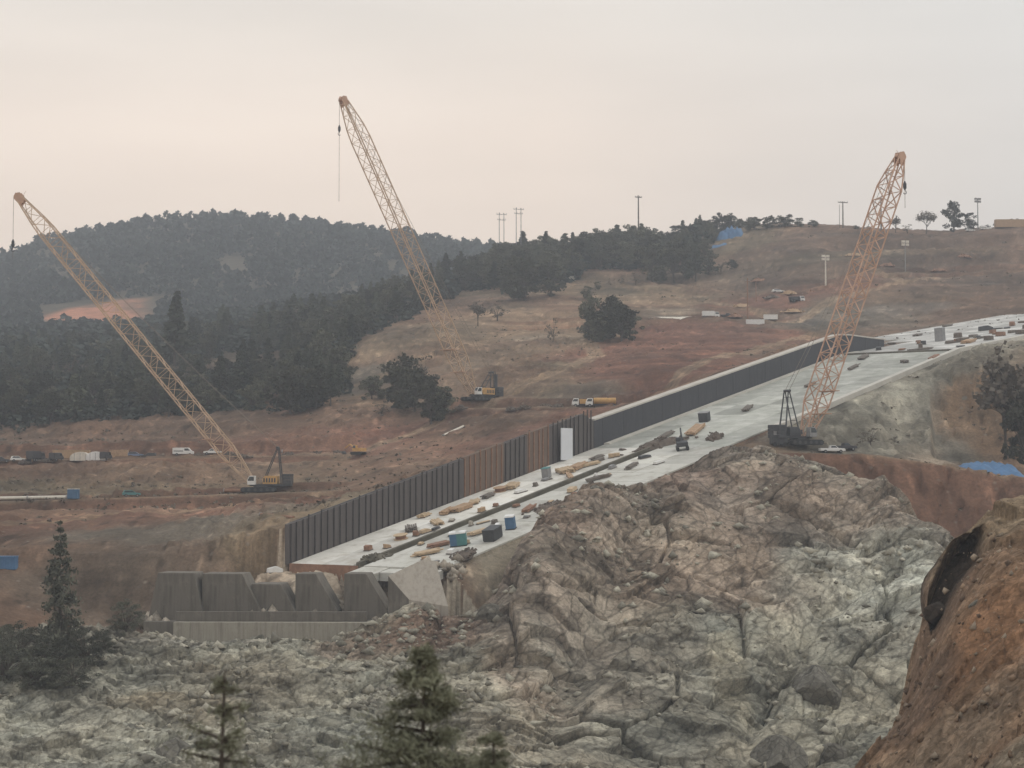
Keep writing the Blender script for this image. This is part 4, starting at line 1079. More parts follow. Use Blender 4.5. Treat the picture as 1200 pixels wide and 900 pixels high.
PINES = [pine_tree('pine_tree', 10, 31 + k, 24, 26, 0.36, sp, br) for k, (sp, br) in enumerate(((0.20, 0.2), (0.16, 0.3), (0.23, 0.12), (0.18, 0.25)))]
OAKS = [oak_tree('oak_tree', 10, 51 + k, n, 60, 0.40, w) for k, (n, w) in enumerate(((38, 0.42), (30, 0.36), (46, 0.48), (26, 0.34)))]
BRUSH = [oak_tree('brush', 10, 61 + k, 46, 150, 0.19, w, 'brush', 0.06) for k, w in enumerate((0.5, 0.42, 0.58))]
LONE = pine_tree('pine_tree', 10, 37, 30, 46, 0.14, 0.22, 0.10, 'brush', long_=2.2)
DRYS = [oak_tree('dry_bush', 10, 71 + k, 13, 26, 0.36, 0.46, 'dry', 0.1) for k in range(2)]
BARES = [bare_tree('bare_tree', 10, 81 + k, 5) for k in range(2)]
_used = set()
def plant(proto, loc, h, label, cat, group=None, wide=1.0, name=None):
    o = proto if proto.name not in _used else copy_tree(proto)
    _used.add(proto.name); _used.add(o.name)
    o.location = loc; o.rotation_euler = (0, 0, random.uniform(0, 6.28)); s = h / 10.0
    o.scale = (s * wide, s * wide, s)
    if name: o.name = name
    for k in ('group',):
        if k in o: del o[k]
    tag(o, label, cat, group)
    return o
def tree_px(proto, px, base, top, label, cat, group=None, wide=1.0, lo=300, hi=1300, sink=0.2, name=None, Y=None):
    if Y: p = Vector((xat(px, Y), Y, 0)); p.z = gz(p.x, p.y)
    else: p = hit(px, base, lo, hi)
    h = zat(px, top, p.y) - p.z
    p.z -= sink
    return plant(proto, p, max(h, 1.0) + sink, label, cat, group, wide, name)

random.seed(5)
# the wood on the left slope, tree by tree
pts = []
def scatter(n, test, mind):
    out = 0; tries = 0
    while out < n and tries < 60000:
        tries += 1
        Y = math.exp(random.uniform(math.log(632), math.log(1130))); px = random.uniform(-130, 880)
        if not test(px, Y): continue
        x = xat(px, Y)
        if any((x - a) ** 2 + (Y - b) ** 2 < mind ** 2 for a, b in pts): continue
        pts.append((x, Y)); out += 1
        yield px, x, Y
def wood1(px, Y):
    if Y > 1060: return False
    lim = np.interp(Y, [632, 700, 760, 850, 1000, 1060], [395, 408, 412, 470, 560, 600])
    lo = np.interp(px, [-130, 0, 100, 250, 330, 400], [648, 640, 655, 652, 640, 632])
    clear = (230 < px < 330 and 800 < Y < 860)
    return px < lim and Y > lo and not clear
for px, x, Y in scatter(430, wood1, 6.5):
    h = random.uniform(11, 18) * (1.0 if Y < 800 else 1.12) * (0.72 if px < 215 and Y > 740 else 1.0)
    rr_ = random.random()
    if rr_ > 0.93: plant(random.choice(DRYS), (x, Y, gz(x, Y) - 0.3), h * 0.7, 'greyish thin leaved tree among the dark trees of the wood on the left slope', 'tree', 'grey trees of the wood on the left slope', random.uniform(1.0, 1.4))
    elif rr_ < 0.5: plant(random.choice(PINES), (x, Y, gz(x, Y) - 0.3), h, 'dark pine among the trees of the wood on the left slope', 'pine tree', 'pines of the wood on the left slope', random.uniform(1.1, 1.6))
    else: plant(random.choice(OAKS), (x, Y, gz(x, Y) - 0.3), h * 0.8, 'rounded dark oak among the trees of the wood on the left slope', 'oak tree', 'oaks of the wood on the left slope', random.uniform(1.0, 1.4))
def wood2(px, Y):
    lo = np.interp(px, [540, 600, 640, 690, 760, 830, 870], [985, 930, 960, 1000, 1010, 1015, 1085])
    return 540 < px < 835 and Y > lo
for px, x, Y in scatter(150, wood2, 7.0):
    h = random.uniform(13, 23) * (0.62 if px > 770 else 1.0)
    if random.random() < 0.14: plant(random.choice(PINES), (x, Y, gz(x, Y) - 0.3), h, 'hazy pine on the ridge behind the middle hill', 'pine tree', 'pines on the ridge behind the middle hill', random.uniform(1.2, 1.8))
    else: plant(random.choice(OAKS), (x, Y, gz(x, Y) - 0.3), h * 0.8, 'hazy broad oak on the ridge behind the middle hill', 'oak tree', 'oaks on the ridge behind the middle hill', random.uniform(1.0, 1.3))
# trees one can tell apart
T = tree_px
T(PINES[1], 205, 440, 342, 'tallest pine of the wood, standing above the others near the left boom', 'pine tree', None, 1.2)
T(PINES[0], 815, 330, 284, 'dark pine at the right end of the ridge trees above the red slope', 'pine tree', None, 1.5)
T(OAKS[0], 790, 332, 280, 'big round oak at the right end of the ridge trees', 'oak tree', None, 1.1)
T(OAKS[3], 765, 332, 285, 'oak in front of the ridge trees below the tall pole', 'oak tree', None, 1.2)
T(OAKS[2], 615, 352, 300, 'dark spreading oak where the left wood meets the middle hill', 'oak tree', None, 1.2)
T(OAKS[1], 645, 348, 305, 'dark oak beside the pale roadside sign on the middle hill', 'oak tree', None, 1.3)
T(DRYS[0], 583, 378, 350, 'pale dry bush on the crest of the middle hill', 'bush', None, 1.2)
T(BARES[0], 560, 382, 352, 'bare grey tree at the edge of the wood on the middle hill', 'tree', None, 1.2)
T(OAKS[1], 690, 398, 345, 'greyish green tree at the left of the clump on the middle hill', 'oak tree', None, 0.8)
T(OAKS[0], 718, 396, 346, 'tall dark oak in the clump on the middle hill', 'oak tree', None, 0.95)
T(OAKS[2], 738, 397, 366, 'low round dark oak at the right of the clump on the middle hill', 'oak tree', None, 1.15)
T(OAKS[3], 700, 402, 372, 'small dark tree under the clump on the middle hill', 'oak tree', None, 1.3)
T(OAKS[0], 728, 402, 356, 'dark oak filling the middle of the clump on the middle hill', 'oak tree', None, 1.1)
T(OAKS[2], 706, 400, 358, 'broad dark oak behind the small tree of the clump on the middle hill', 'oak tree', None, 1.1)
T(OAKS[0], 486, 486, 430, 'dark oak in the middle of the clump before the middle crane', 'oak tree', None, 1.1)
T(OAKS[3], 520, 488, 452, 'small dark oak at the right end of the clump before the middle crane', 'oak tree', None, 1.2)
T(DRYS[1], 648, 402, 371, 'brownish small tree alone on the middle hill', 'tree', None, 0.7)
T(OAKS[3], 688, 350, 335, 'tiny round bush above the clump on the middle hill', 'bush', None, 1.4)
T(OAKS[0], 436, 470, 440, 'low round oak at the left of the clump before the middle crane', 'oak tree', None, 1.3)
T(OAKS[1], 468, 482, 413, 'tallest dark oak in the clump before the middle crane', 'oak tree', None, 0.95)
T(OAKS[2], 505, 497, 446, 'dense dark oak in front, nearest the foot of the middle crane', 'oak tree', None, 0.95)
T(DRYS[0], 500, 470, 414, 'grey thin leaved tree at the back of the clump before the middle crane', 'tree', None, 0.9)
T(DRYS[1], 448, 490, 468, 'brownish bush below the clump before the middle crane', 'bush', None, 1.3)
T(OAKS[3], 370, 478, 430, 'dark oak at the right edge of the wood above the red bank', 'oak tree', None, 1.3)
T(OAKS[2], 340, 486, 436, 'wide dark oak at the lower edge of the wood', 'oak tree', None, 1.2)
for k, (px, b, t, w) in enumerate(((885, 268, 254, 1.5), (903, 266, 252, 1.4), (922, 266, 251, 1.5), (938, 267, 255, 1.6), (955, 268, 258, 1.8), (828, 280, 258, 1.4), (1005, 271, 264, 1.8), (1020, 272, 265, 1.6), (1172, 270, 260, 1.6), (1160, 270, 263, 1.8), (1192, 268, 256, 1.5))):
    T(OAKS[k % 4], px, b, t, 'low dark brush along the skyline of the bare hill', 'bush', 'brush along the skyline of the bare hill', w, Y=1062 if px > 860 else 1105)
for k, (px, t, w) in enumerate(((838, 254, 1.2), (849, 249, 1.1), (858, 252, 1.3), (868, 256, 1.4), (878, 257, 1.4))):
    T(OAKS[(k + 1) % 4], px, 280, t, 'hazy tree standing behind the blue tarp on the skyline', 'oak tree', 'trees behind the blue tarp on the skyline', w, Y=1128)
T(BARES[1], 1088, 272, 243, 'thin grey tree on the skyline left of the bigger one', 'tree', None, 1.2, Y=1058)
T(OAKS[1], 1120, 272, 235, 'biggest tree on the skyline at the right, open crowned', 'tree', None, 0.95, Y=1058)
T(OAKS[3], 1139, 272, 249, 'smaller dark tree close to the biggest skyline tree', 'tree', None, 1.1, Y=1060)
T(BARES[0], 1052, 272, 252, 'pale bushy tree on the skyline by the right boom', 'tree', None, 1.4, Y=1058)
T(DRYS[1], 1066, 273, 262, 'small bush on the skyline between boom and trees', 'bush', None, 1.6, Y=1058)
for k, (px, b, t, pr) in enumerate(((845, 318, 303, DRYS[0]), (858, 316, 304, OAKS[0]), (830, 322, 296, OAKS[1]), (715, 336, 326, DRYS[1]), (728, 334, 322, DRYS[0]), (745, 334, 318, DRYS[1]), (700, 340, 330, OAKS[3]))):
    T(pr, px, b, t, 'shrub on the open ground below the ridge trees', 'bush', 'shrubs on the open ground below the ridge trees', 1.3)
# dry brush by the pit
T(BARES[0], 1178, 500, 398, 'tall thin dark tree over the tan pit wall', 'tree', None, 0.8, Y=468)
T(BARES[1], 1196, 520, 412, 'dark twiggy tree at the edge of the picture by the pit', 'tree', None, 1.0, Y=462)
T(OAKS[1], 1200, 530, 452, 'bushy dark tree low on the pit side above the blue tarp', 'tree', None, 0.9, Y=458)
T(DRYS[0], 1172, 450, 425, 'dry bush hanging on the rim of the pit wall', 'bush', None, 1.6, Y=495)
T(DRYS[1], 1020, 528, 500, 'brown shrubby heap against the blasted grey slope', 'bush', None, 1.5, Y=452)
# lower left: pine and dark brush on the rubble
def rock_hit(px, py):
    Y = np.linspace(240, 400, 500); p0 = at(px, py, 1.0)
    z, d, _ = rock_z(p0.x * Y, Y); z = z + 0.86 * d
    k = np.argmax(z >= p0.z * Y)
    return Vector((p0.x * Y[k], Y[k], z[k])) if k else hit(px, py, 305, 420)
p = rock_hit(70, 768); p.z -= 0.6
plant(LONE, p, zat(70, 612, p.y) - p.z, 'lone grey green pine above the dark brush at the lower left', 'pine tree', None, 0.85)
for k, (px, b, t, w) in enumerate(((20, 775, 728, 1.3), (60, 790, 745, 1.4), (100, 782, 735, 1.3), (5, 800, 752, 1.5), (40, 808, 770, 1.6), (85, 806, 768, 1.5), (148, 742, 702, 1.0), (120, 765, 738, 1.2), (165, 735, 715, 1.1), (-15, 770, 730, 1.4))):
    p = rock_hit(px, b); p.z -= 0.5
    plant(BRUSH[k % 3], p, zat(px, t, p.y) - p.z, 'dark brush on the rubble around the lone pine', 'bush', 'dark brush on the rubble around the lone pine', w)
# near trees on the viewer's bank
def near_tree(o, px, Y, label, cat):
    x = xat(px, Y); o.location = (x, Y, float(near_z(np.array([x]), np.array([float(Y)]))[0]) - 0.2); tag(o, label, cat)
def near_h(px, Y, top):
    x = xat(px, Y); return zat(px, top, Y) - float(near_z(np.array([x]), np.array([float(Y)]))[0])
near_tree(pine_tree('pine_tree', near_h(497, 46, 752), 401, 56, 330, 0.03, 0.38, 0.30, 'npine', 0.65, 6.0), 497, 46, 'olive green pine top rising in front at the bottom centre', 'pine tree')
near_tree(pine_tree('pine_tree', near_h(256, 42, 775), 402, 26, 80, 0.028, 0.17, 0.45, 'npine', 0.75, 6.0), 256, 42, 'sparse thin young pine in front of the grey rubble', 'pine tree')
near_tree(pine_tree('pine_tree', near_h(590, 44, 845), 403, 34, 190, 0.028, 0.24, 0.40, 'npine', 0.7, 6.0), 585, 44, 'small bright green sapling tip beside the front pine', 'sapling')
near_tree(bare_tree('bare_shrub', near_h(22, 36, 820), 404, 2, 'npine', 0.05), 22, 36, 'bare twiggy shrub at the lower left corner', 'shrub')

# the far hill's forest, one mass
def far_forest():
    r = np.random.default_rng(77); tv = []; tf = []; base = 0; uv = []; uf = []; ub = 0
    gxs = np.linspace(-420, 420, 169); gys = np.linspace(620, 1300, 137); GX, GY = np.meshgrid(gxs, gys); GZ = ground(GX.ravel(), GY.ravel()).reshape(GX.shape)
    def near_ground(x, y): return GZ[int(np.clip((y - 620) / 5, 0, 136)), int(np.clip((x + 420) / 5, 0, 168))]
    temps = []
    for k in range(6):
        m = 42
        e = r.uniform(0.15, 1.0, m); a = r.uniform(0, 6.28, m)
        rad = (0.34 * (1 - e) ** 0.8 + 0.05) if k < 3 else 0.42 * np.sqrt(np.clip(1 - ((e - 0.55) / 0.5) ** 2, 0.05, 1)) * r.uniform(0.5, 1, m)
        c = np.stack([np.cos(a) * rad, np.sin(a) * rad, e if k < 3 else e * 0.8], -1)
        temps.append(quads(c, 0.20, r))
    n = 0
    while n < 5200:
        px = r.uniform(-260, 900); Y = math.exp(r.uniform(math.log(1230), math.log(2080)))
        x = xat(px, Y)
        q = fbm(np.array([x / 60]), np.array([Y / 60]), 2, 5)[0]
        if 44 < px < 182 and 1345 < Y < 1490: continue
        if 44 < px < 182 and Y <= 1345 and r.random() < 0.75: continue
        if q < -0.6: continue
        z = rbf_far(np.array([x]), np.array([Y]))[0] - 1 + 7 * fbm(np.array([x / 160]), np.array([Y / 160]), 4, 8)[0]
        v, f = temps[r.integers(0, 6)]; h = r.uniform(7, 17) * (1.25 if r.random() < 0.06 else 1)
        tv.append(v * h * np.array((1.1, 1.1, 1)) + np.array((x, Y, z))); tf.append(f + base); base += len(v); n += 1
    # lower trees and brush filling the nearer woods
    m = 0
    while m < 2600:
        Y = math.exp(r.uniform(math.log(640), math.log(1290))); px = r.uniform(-160, 880)
        if not ((wood1(px, Y) or (Y > 1060 and px < 560)) or wood2(px, Y)): continue
        x = xat(px, Y); z = near_ground(x, Y)
        v, f = temps[3 + r.integers(0, 3)]; h = r.uniform(3, 8) if Y < 900 else r.uniform(5, 12)
        uv.append(v * h * np.array((1.5, 1.5, 1)) + np.array((x, Y, z - 0.5))); uf.append(f + ub); ub += len(v); m += 1
    o = mesh_np('undergrowth', np.concatenate(uv), np.concatenate(uf), M['fforest']); o['kind'] = 'stuff'
    o = mesh_np('far_forest', np.concatenate(tv), np.concatenate(tf), M['fforest'])
    o['kind'] = 'stuff'
far_forest()

# ------------------------------------------------------------------ vehicles, site gear, poles
def vehicle(label, cat, loc, rz, L, kind, paint, name=None, group=None):
    names = dict(pickup='pickup_truck', van='van', suv='parked_car', box='box_truck', tanker='tank_truck', dump='dump_truck')
    o = empty(name or names[kind], loc, rz, label, cat, group)
    h = L / 2; w = 0.95 if kind in ('pickup', 'suv', 'van') else 1.2
    if kind == 'pickup':
        bp = [(-h, 0.55), (-h, 1.12), (-0.12 * L, 1.12), (-0.09 * L, 1.15), (0.22 * L, 1.2), (0.47 * L, 1.08), (h, 0.9), (h, 0.5)]
        MB().prism(bp, -w, w).build('body', paint, o, 0.05)
        MB().prism([(-0.10 * L, 1.12), (-0.085 * L, 1.78), (0.10 * L, 1.82), (0.235 * L, 1.17)], -w + 0.12, w - 0.12).build('cab', paint, o, 0.05)
        MB().prism([(-0.075 * L, 1.25), (-0.065 * L, 1.68), (0.09 * L, 1.7), (0.19 * L, 1.25)], -w + 0.10, w - 0.10).build('side_window', M['glass'], o)
        MB().box((-h + 0.1, -w + 0.1, 1.122), (-0.13 * L, w - 0.1, 1.13)).build('load_bed', M['darkm'], o)
        wx = (-0.30 * L, 0.31 * L); wr = 0.4
    elif kind == 'suv':
        MB().prism([(-h, 0.45), (-h, 1.0), (-0.45 * L, 1.08), (0.2 * L, 1.05), (0.46 * L, 0.92), (h, 0.75), (h, 0.42)], -w, w).build('body', paint, o, 0.05)
        MB().prism([(-0.47 * L, 1.05), (-0.40 * L, 1.62), (0.02 * L, 1.66), (0.22 * L, 1.04)], -w + 0.1, w - 0.1).build('cabin', paint, o, 0.05)
        MB().prism([(-0.42 * L, 1.1), (-0.36 * L, 1.52), (0.01 * L, 1.55), (0.17 * L, 1.1)], -w + 0.08, w - 0.08).build('side_window', M['glass'], o)
        wx = (-0.31 * L, 0.31 * L); wr = 0.36
    elif kind == 'van':
        MB().prism([(-h, 0.5), (-h, 2.35), (0.25 * L, 2.4), (0.38 * L, 1.5), (h, 1.2), (h, 0.45)], -w, w).build('body', paint, o, 0.08)
        MB().prism([(0.06 * L, 1.5), (0.06 * L, 2.15), (0.22 * L, 2.15), (0.33 * L, 1.5)], -w - 0.02, w + 0.02).build('side_window', M['glass'], o)
        MB().box((-h + 0.3, -w - 0.015, 1.25), (0.0, w + 0.015, 1.5)).build('side_stripe', M['darkm'], o)
        wx = (-0.3 * L, 0.32 * L); wr = 0.38
    else:
        MB().box((-h, -0.5, 0.7), (h - 0.3, 0.5, 0.95)).build('chassis', M['darkm'], o)
        cp_ = MB().prism([(h - 2.2, 0.65), (h - 2.2, 2.75), (h - 0.6, 2.75), (h - 0.1, 1.7), (h, 0.65)], -w + 0.05, w - 0.05).build('cab', M['white'] if kind != 'box' else paint, o, 0.06)
        MB().prism([(h - 1.9, 1.75), (h - 1.9, 2.5), (h - 0.65, 2.5), (h - 0.25, 1.75)], -w + 0.03, w - 0.03).build('cab_window', M['glass'], cp_)
        if kind == 'box': MB().box((-h, -w, 0.97), (h - 2.35, w, 3.1)).build('cargo_box', paint, o, 0.05)
        elif kind == 'tanker':
            MB().bar((-h, 0, 1.95), (h - 2.6, 0, 1.95), 1.0, n=18).build('tank', paint, o, 0.05)
            MB().bar((-h / 2, 0, 2.9), (-h / 2, 0, 3.15), 0.3, n=10).build('tank_hatch', M['darkm'], o)
        else: MB().prism([(-h, 1.0), (-h - 0.3, 2.4), (h - 2.4, 2.5), (h - 2.6, 1.0)], -w, w).build('dump_body', paint, o, 0.05)
        wx = (-h + 0.8, -h + 2.0, h - 1.2); wr = 0.5
    for xx in wx:
        for s in (-1, 1):
            wb_ = MB().bar((xx, s * (w - 0.26), wr), (xx, s * (w + 0.01), wr), wr, n=14).build('wheel', M['black'], o)
            MB().bar((xx, s * (w - 0.1), wr), (xx, s * (w + 0.025), wr), wr * 0.5, n=10).build('rim', M['grey'], wb_)
    return o

def ground_at(px, py, lo=300, hi=1300, lift=0.0):
    p = hit(px, py, lo, hi); p.z += lift; return p

def on_chute(o, px, py, yaw=0.0, lift=0.02):
    """stand a thing on the sloping floor; yaw 0 = along the flow line"""
    p = hit(px, py, 340, 760)
    t_, n_ = tn(p.x, p.y); s = math.atan(S1 if t_ < T1 else S2)
    p = cp(float(t_), float(n_), lift)
    ax = Vector((DIR[0] * math.cos(s), DIR[1] * math.cos(s), math.sin(s))); ay = Vector((-NRM[0], -NRM[1], 0)); az = ax.cross(ay)
    m = Matrix((ax, ay, az)).transposed().to_4x4() @ Matrix.Rotation(yaw, 4, 'Z'); m.translation = p
    o.matrix_world = m
    return o

V = vehicle
V('white pickup truck parked on the haul road beside the right crane', 'pickup truck', ground_at(975, 531, 400, 440), 0.12, 6.0, 'pickup', M['white'])
V('dark pickup parked behind the white one by the right crane', 'pickup truck', ground_at(990, 528, 425, 450), 0.3, 5.6, 'pickup', M['dcar'])
lv = 560
V('white van with a dark side stripe on the upper bench, right of the dark car', 'van', ground_at(215, 534, 540, 580), 0.05, 6.4, 'van', M['white'])
V('white pickup at the right end of the row on the upper bench', 'pickup truck', ground_at(249, 533, 540, 580), math.pi + 0.1, 5.4, 'pickup', M['white'])
V('light blue car beside a dark car in the middle of the upper bench row', 'car', ground_at(159, 536, 540, 580), 0.1, 4.9, 'suv', M['bcar'])
V('dark car right of the light blue car on the upper bench', 'car', ground_at(175, 537, 540, 580), 3.0, 4.7, 'suv', M['dcar'])
V('small white car near the left end of the upper bench row', 'car', ground_at(21, 541, 540, 580), 0.4, 4.3, 'suv', M['white'])
V('dark box truck facing away between white car and tan shed on the upper bench', 'truck', ground_at(42, 541, 540, 580), 1.2, 6.5, 'box', M['dcar'])
V('dark van in front of the tan shed on the upper bench', 'van', ground_at(66, 540, 540, 580), 1.3, 5.6, 'van', M['dcar'])
V('dark vehicle behind the cream tents on the upper bench', 'van', ground_at(124, 539, 540, 580), 1.4, 5.2, 'van', M['dcar'], group=None)
V('dark car half out of the picture at the left end of the upper bench', 'car', ground_at(2, 542, 540, 580), 0.2, 4.6, 'suv', M['dcar'])
V('blue green truck alone in the middle of the lower bench', 'truck', ground_at(154, 582, 462, 490), 0.3, 4.6, 'suv', M['teal'])
V('tank truck with white cab and orange tank on the bench behind the wall', 'tank truck', ground_at(704, 477, 560, 600), math.pi + 0.05, 9.6, 'tanker', M['orange'])
V('white cabbed truck in front of the orange tank truck', 'truck', ground_at(682, 477, 560, 600), math.pi, 6.5, 'dump', M['orange'])
V('white box truck on the mid hill road by the pale gravel', 'truck', ground_at(833, 373, 780, 830), 0.1, 7.5, 'box', M['white'])
V('dark pickup on the mid hill road at the right of the gravel', 'pickup truck', ground_at(852, 372, 780, 830), 0.1, 5.8, 'pickup', M['dcar'])
V('small white car high on the right hill slope', 'car', ground_at(912, 343, 800, 960), 0.2, 6.0, 'suv', M['white'])
V('dark truck on the right hill left of the leaning boom', 'truck', ground_at(934, 354, 780, 960), 0.2, 7.0, 'dump', M['dcar'])
V('white van on the skyline under the right hand poles', 'van', Vector((xat(1158, 1055), 1055, gz(xat(1158, 1055), 1055) + 0.1)), 0.1, 6.5, 'van', M['white'])
V('white car on the skyline right of the biggest tree', 'car', Vector((xat(1140, 1052), 1052, gz(xat(1140, 1052), 1052) + 0.1)), 0.1, 5.0, 'suv', M['white'])

def excavator(label, loc, rz, paint, arm=1.0, name='excavator'):
    o = empty(name, loc, rz, label, 'excavator')
    for s in (-1, 1): MB().prism([(-2, 0.35), (-1.7, 0), (1.7, 0), (2, 0.35), (1.9, 0.85), (-1.9, 0.85)], s * 1.15 - 0.3, s * 1.15 + 0.3).build('crawler_track', M['black'], o, 0.03)
    MB().prism([(-2.0, 1.0), (-2.0, 2.0), (0.3, 2.1), (1.3, 1.7), (1.3, 1.0)], -1.3, 1.3).build('body', paint, o, 0.06)
    c = MB().prism([(0.0, 1.6), (0.05, 2.9), (1.0, 2.9), (1.45, 1.9), (1.4, 1.6)], 0.35, 1.3).build('cab', paint, o, 0.05)
    MB().prism([(0.15, 2.0), (0.2, 2.75), (0.95, 2.75), (1.3, 2.0)], 0.33, 1.32).build('cab_window', M['glass'], c)
    MB().bar((1.0, -0.2, 1.7), (3.2, -0.2, 1.7 + 2.9 * arm), 0.26, 0.22).bar((3.2, -0.2, 1.7 + 2.9 * arm), (5.0, -0.2, 1.7 + 0.6 * arm), 0.22, 0.16).build('arm', paint, o)
    MB().prism([(4.7, 0.4), (5.3, 1.5 * arm + 0.4), (5.9, 0.8), (5.5, 0.1)], -0.75, 0.35).build('bucket', M['darkm'], o)
    return o
excavator('small yellow excavator with pale cab above the ribbed wall', ground_at(420, 533, 500, 600), 2.6, M['orange'], 0.5)
x = excavator('dark excavator with raised arm among debris on the spillway', Vector((0, 0, 0)), 0, M['darkm'], 1.0); on_chute(x, 800, 527, 0.6)
x = excavator('dark excavator at the rocky edge of the lower lane', Vector((0, 0, 0)), 0, M['rust'], 0.45); on_chute(x, 692, 584, -2.2, 0.05)

def portable_toilet(label, m, group=None):
    o = empty('portable_toilet', (0, 0, 0), 0, label, 'toilet', group)
    MB().box((-0.9, -0.9, 0.12), (0.9, 0.9, 2.5)).build('cabin', m, o, 0.05)
    MB().prism([(-1.0, 2.5), (-0.8, 2.8), (0.8, 2.8), (1.0, 2.5)], -1.0, 1.0).build('roof', M['white'], o, 0.03)
    MB().box((-0.65, -0.94, 0.2), (0.65, -0.9, 2.3)).build('door', m, o)
    MB().box((-1, -1, 0), (1, 1, 0.12)).build('skid', M['black'], o)
    return o
on_chute(portable_toilet('blue portable toilet left of the teal one on the lower lane', M['bluep']), 534, 640, 0.5)
on_chute(portable_toilet('teal portable toilet beside the blue one on the lower lane', M['teal']), 542, 639, 0.5)
on_chute(portable_toilet('blue portable toilet near the dark container at the rock edge', M['bluep']), 599, 620, 0.4)

def container(name, label, cat, size, m, lid=None):
    o = empty(name, (0, 0, 0), 0, label, cat); a, b, c = size
    MB().box((-a / 2, -b / 2, 0.15), (a / 2, b / 2, c)).build('shell', m, o, 0.05)
    r_ = MB(); 
    for k in range(int(a / 0.5)): 
        for s in (-1, 1): r_.box((-a / 2 + 0.2 + k * 0.5, s * b / 2 - 0.03, 0.3), (-a / 2 + 0.38 + k * 0.5, s * b / 2 + 0.05, c - 0.2))
    r_.build('side_ribs', m, o)
    MB().box((-a / 2 - 0.05, -b / 2 - 0.08, c), (a / 2 + 0.05, b / 2 + 0.08, c + 0.12)).build('top_frame', lid or m, o)
    MB().box((-a / 2 + 0.1, -b / 2 + 0.1, 0), (a / 2 - 0.1, b / 2 - 0.1, 0.15)).build('skid', M['darkm'], o)
    return o
on_chute(container('container', 'dark grey container on the lower lane near the rock edge', 'container', (4.6, 2.4, 2.2), M['darkm']), 578, 632, 0.25)
on_chute(container('container', 'dark open box alone on the middle of the old spillway floor', 'container', (2.6, 2.4, 2.3), M['darkm'], M['grey']), 826, 494, 0.2)
on_chute(container('container', 'grey box on the bright upper spillway floor', 'container', (4.6, 2.5, 4.2), M['grey']), 1102, 400, 0.2)
on_chute(container('container', 'grey generator box beside the lumber near the white panel', 'generator', (2.0, 1.6, 2.2), M['grey'], M['teal']), 641, 560, 0.2)
o = container('container', 'blue box at the end of the long white pipe on the lower bench', 'container', (2.6, 2.2, 2.5), M['bluep'], M['white']); o.location = ground_at(86, 585, 462, 490)
o = container('container', 'blue container cut by the left picture edge on the brown slope', 'container', (5.0, 2.4, 2.7), M['blue']); o.location = ground_at(5, 668, 340, 420)
sh = container('shed', 'low tan shed behind the tents on the upper bench', 'shed', (11.0, 3.0, 2.6), M['tanb'], M['lumber']); sh.location = ground_at(84, 538, 555, 575); sh.rotation_euler = (0, 0, 0.06)
sh = container('shed', 'orange tan shed between the tents and the light blue car', 'shed', (5.4, 3.0, 2.7), M['lumber2'], M['lumber2']); sh.location = ground_at(140, 538, 555, 575)
sh = container('shed', 'tan shed on the skyline at the right picture edge', 'shed', (20.0, 4.0, 4.5), M['tanb'], M['lumber']); sh.location = (xat(1190, 1056), 1056, gz(xat(1190, 1056), 1056) - 0.2)
sh = container('shed', 'long low white shed beside the trees on the middle hill', 'shed', (7.0, 3.0, 2.6), M['cream'], M['white']); sh.location = ground_at(667, 330, 880, 990)
sh = container('trailer', 'white trailer below the pole on the mid hill road', 'trailer', (7.5, 2.5, 2.6), M['white']); sh.location = ground_at(885, 382, 740, 830)
sh = container('trailer', 'pale trailer right of the pole on the mid hill road', 'trailer', (6.0, 2.4, 2.2), M['white']); sh.location = ground_at(903, 375, 760, 830)

def tent(label, loc, L, m):
    o = empty('tent', loc, 0.05, label, 'tent')
    n = 8; prof = [(-L / 2, 0)] + [(-L / 2 * math.cos(math.pi * k / n), 0.9 + 1.7 * math.sin(math.pi * k / n)) for k in range(n + 1)] + [(L / 2, 0)]
    MB().prism(prof, -1.8, 1.8).build('canvas', m, o, 0.05)
    d = MB()
    for xx in (-L * 0.28, 0, L * 0.28): d.box((xx - 0.06, -1.86, 0.05), (xx + 0.06, -1.8, 2.2))
    d.build('door_flap', M['grey'], o)
    return o
tent('left cream tent of the pair on the upper bench', ground_at(95, 540, 545, 575), 6.0, M['cream'])
tent('right white tent of the pair on the upper bench', ground_at(113, 539.5, 545, 575), 5.6, M['white'])

# pipe
pp = empty('pipe', ground_at(0, 586.5, 460, 490, 0.3), 0.0, 'long white pipe lying along the lower bench at the left', 'pipe')
q = MB(); a = pp.location
pts = []
for px in np.linspace(-120, 78, 14):
    h_ = ground_at(px, np.interp(px, [-120, 78], [588, 584.5]), 462, 486); pts.append(h_ + Vector((0, 0, 0.45)) - a)
q.path(pts, 0.42, 10); q.build('pipe_run', M['cream'], pp)
fl = MB()
for p in pts[1::3]: fl.bar(p - Vector((0.12, 0, 0)), p + Vector((0.12, 0, 0)), 0.58, n=12)
fl.build('flanges', M['grey'], pp)

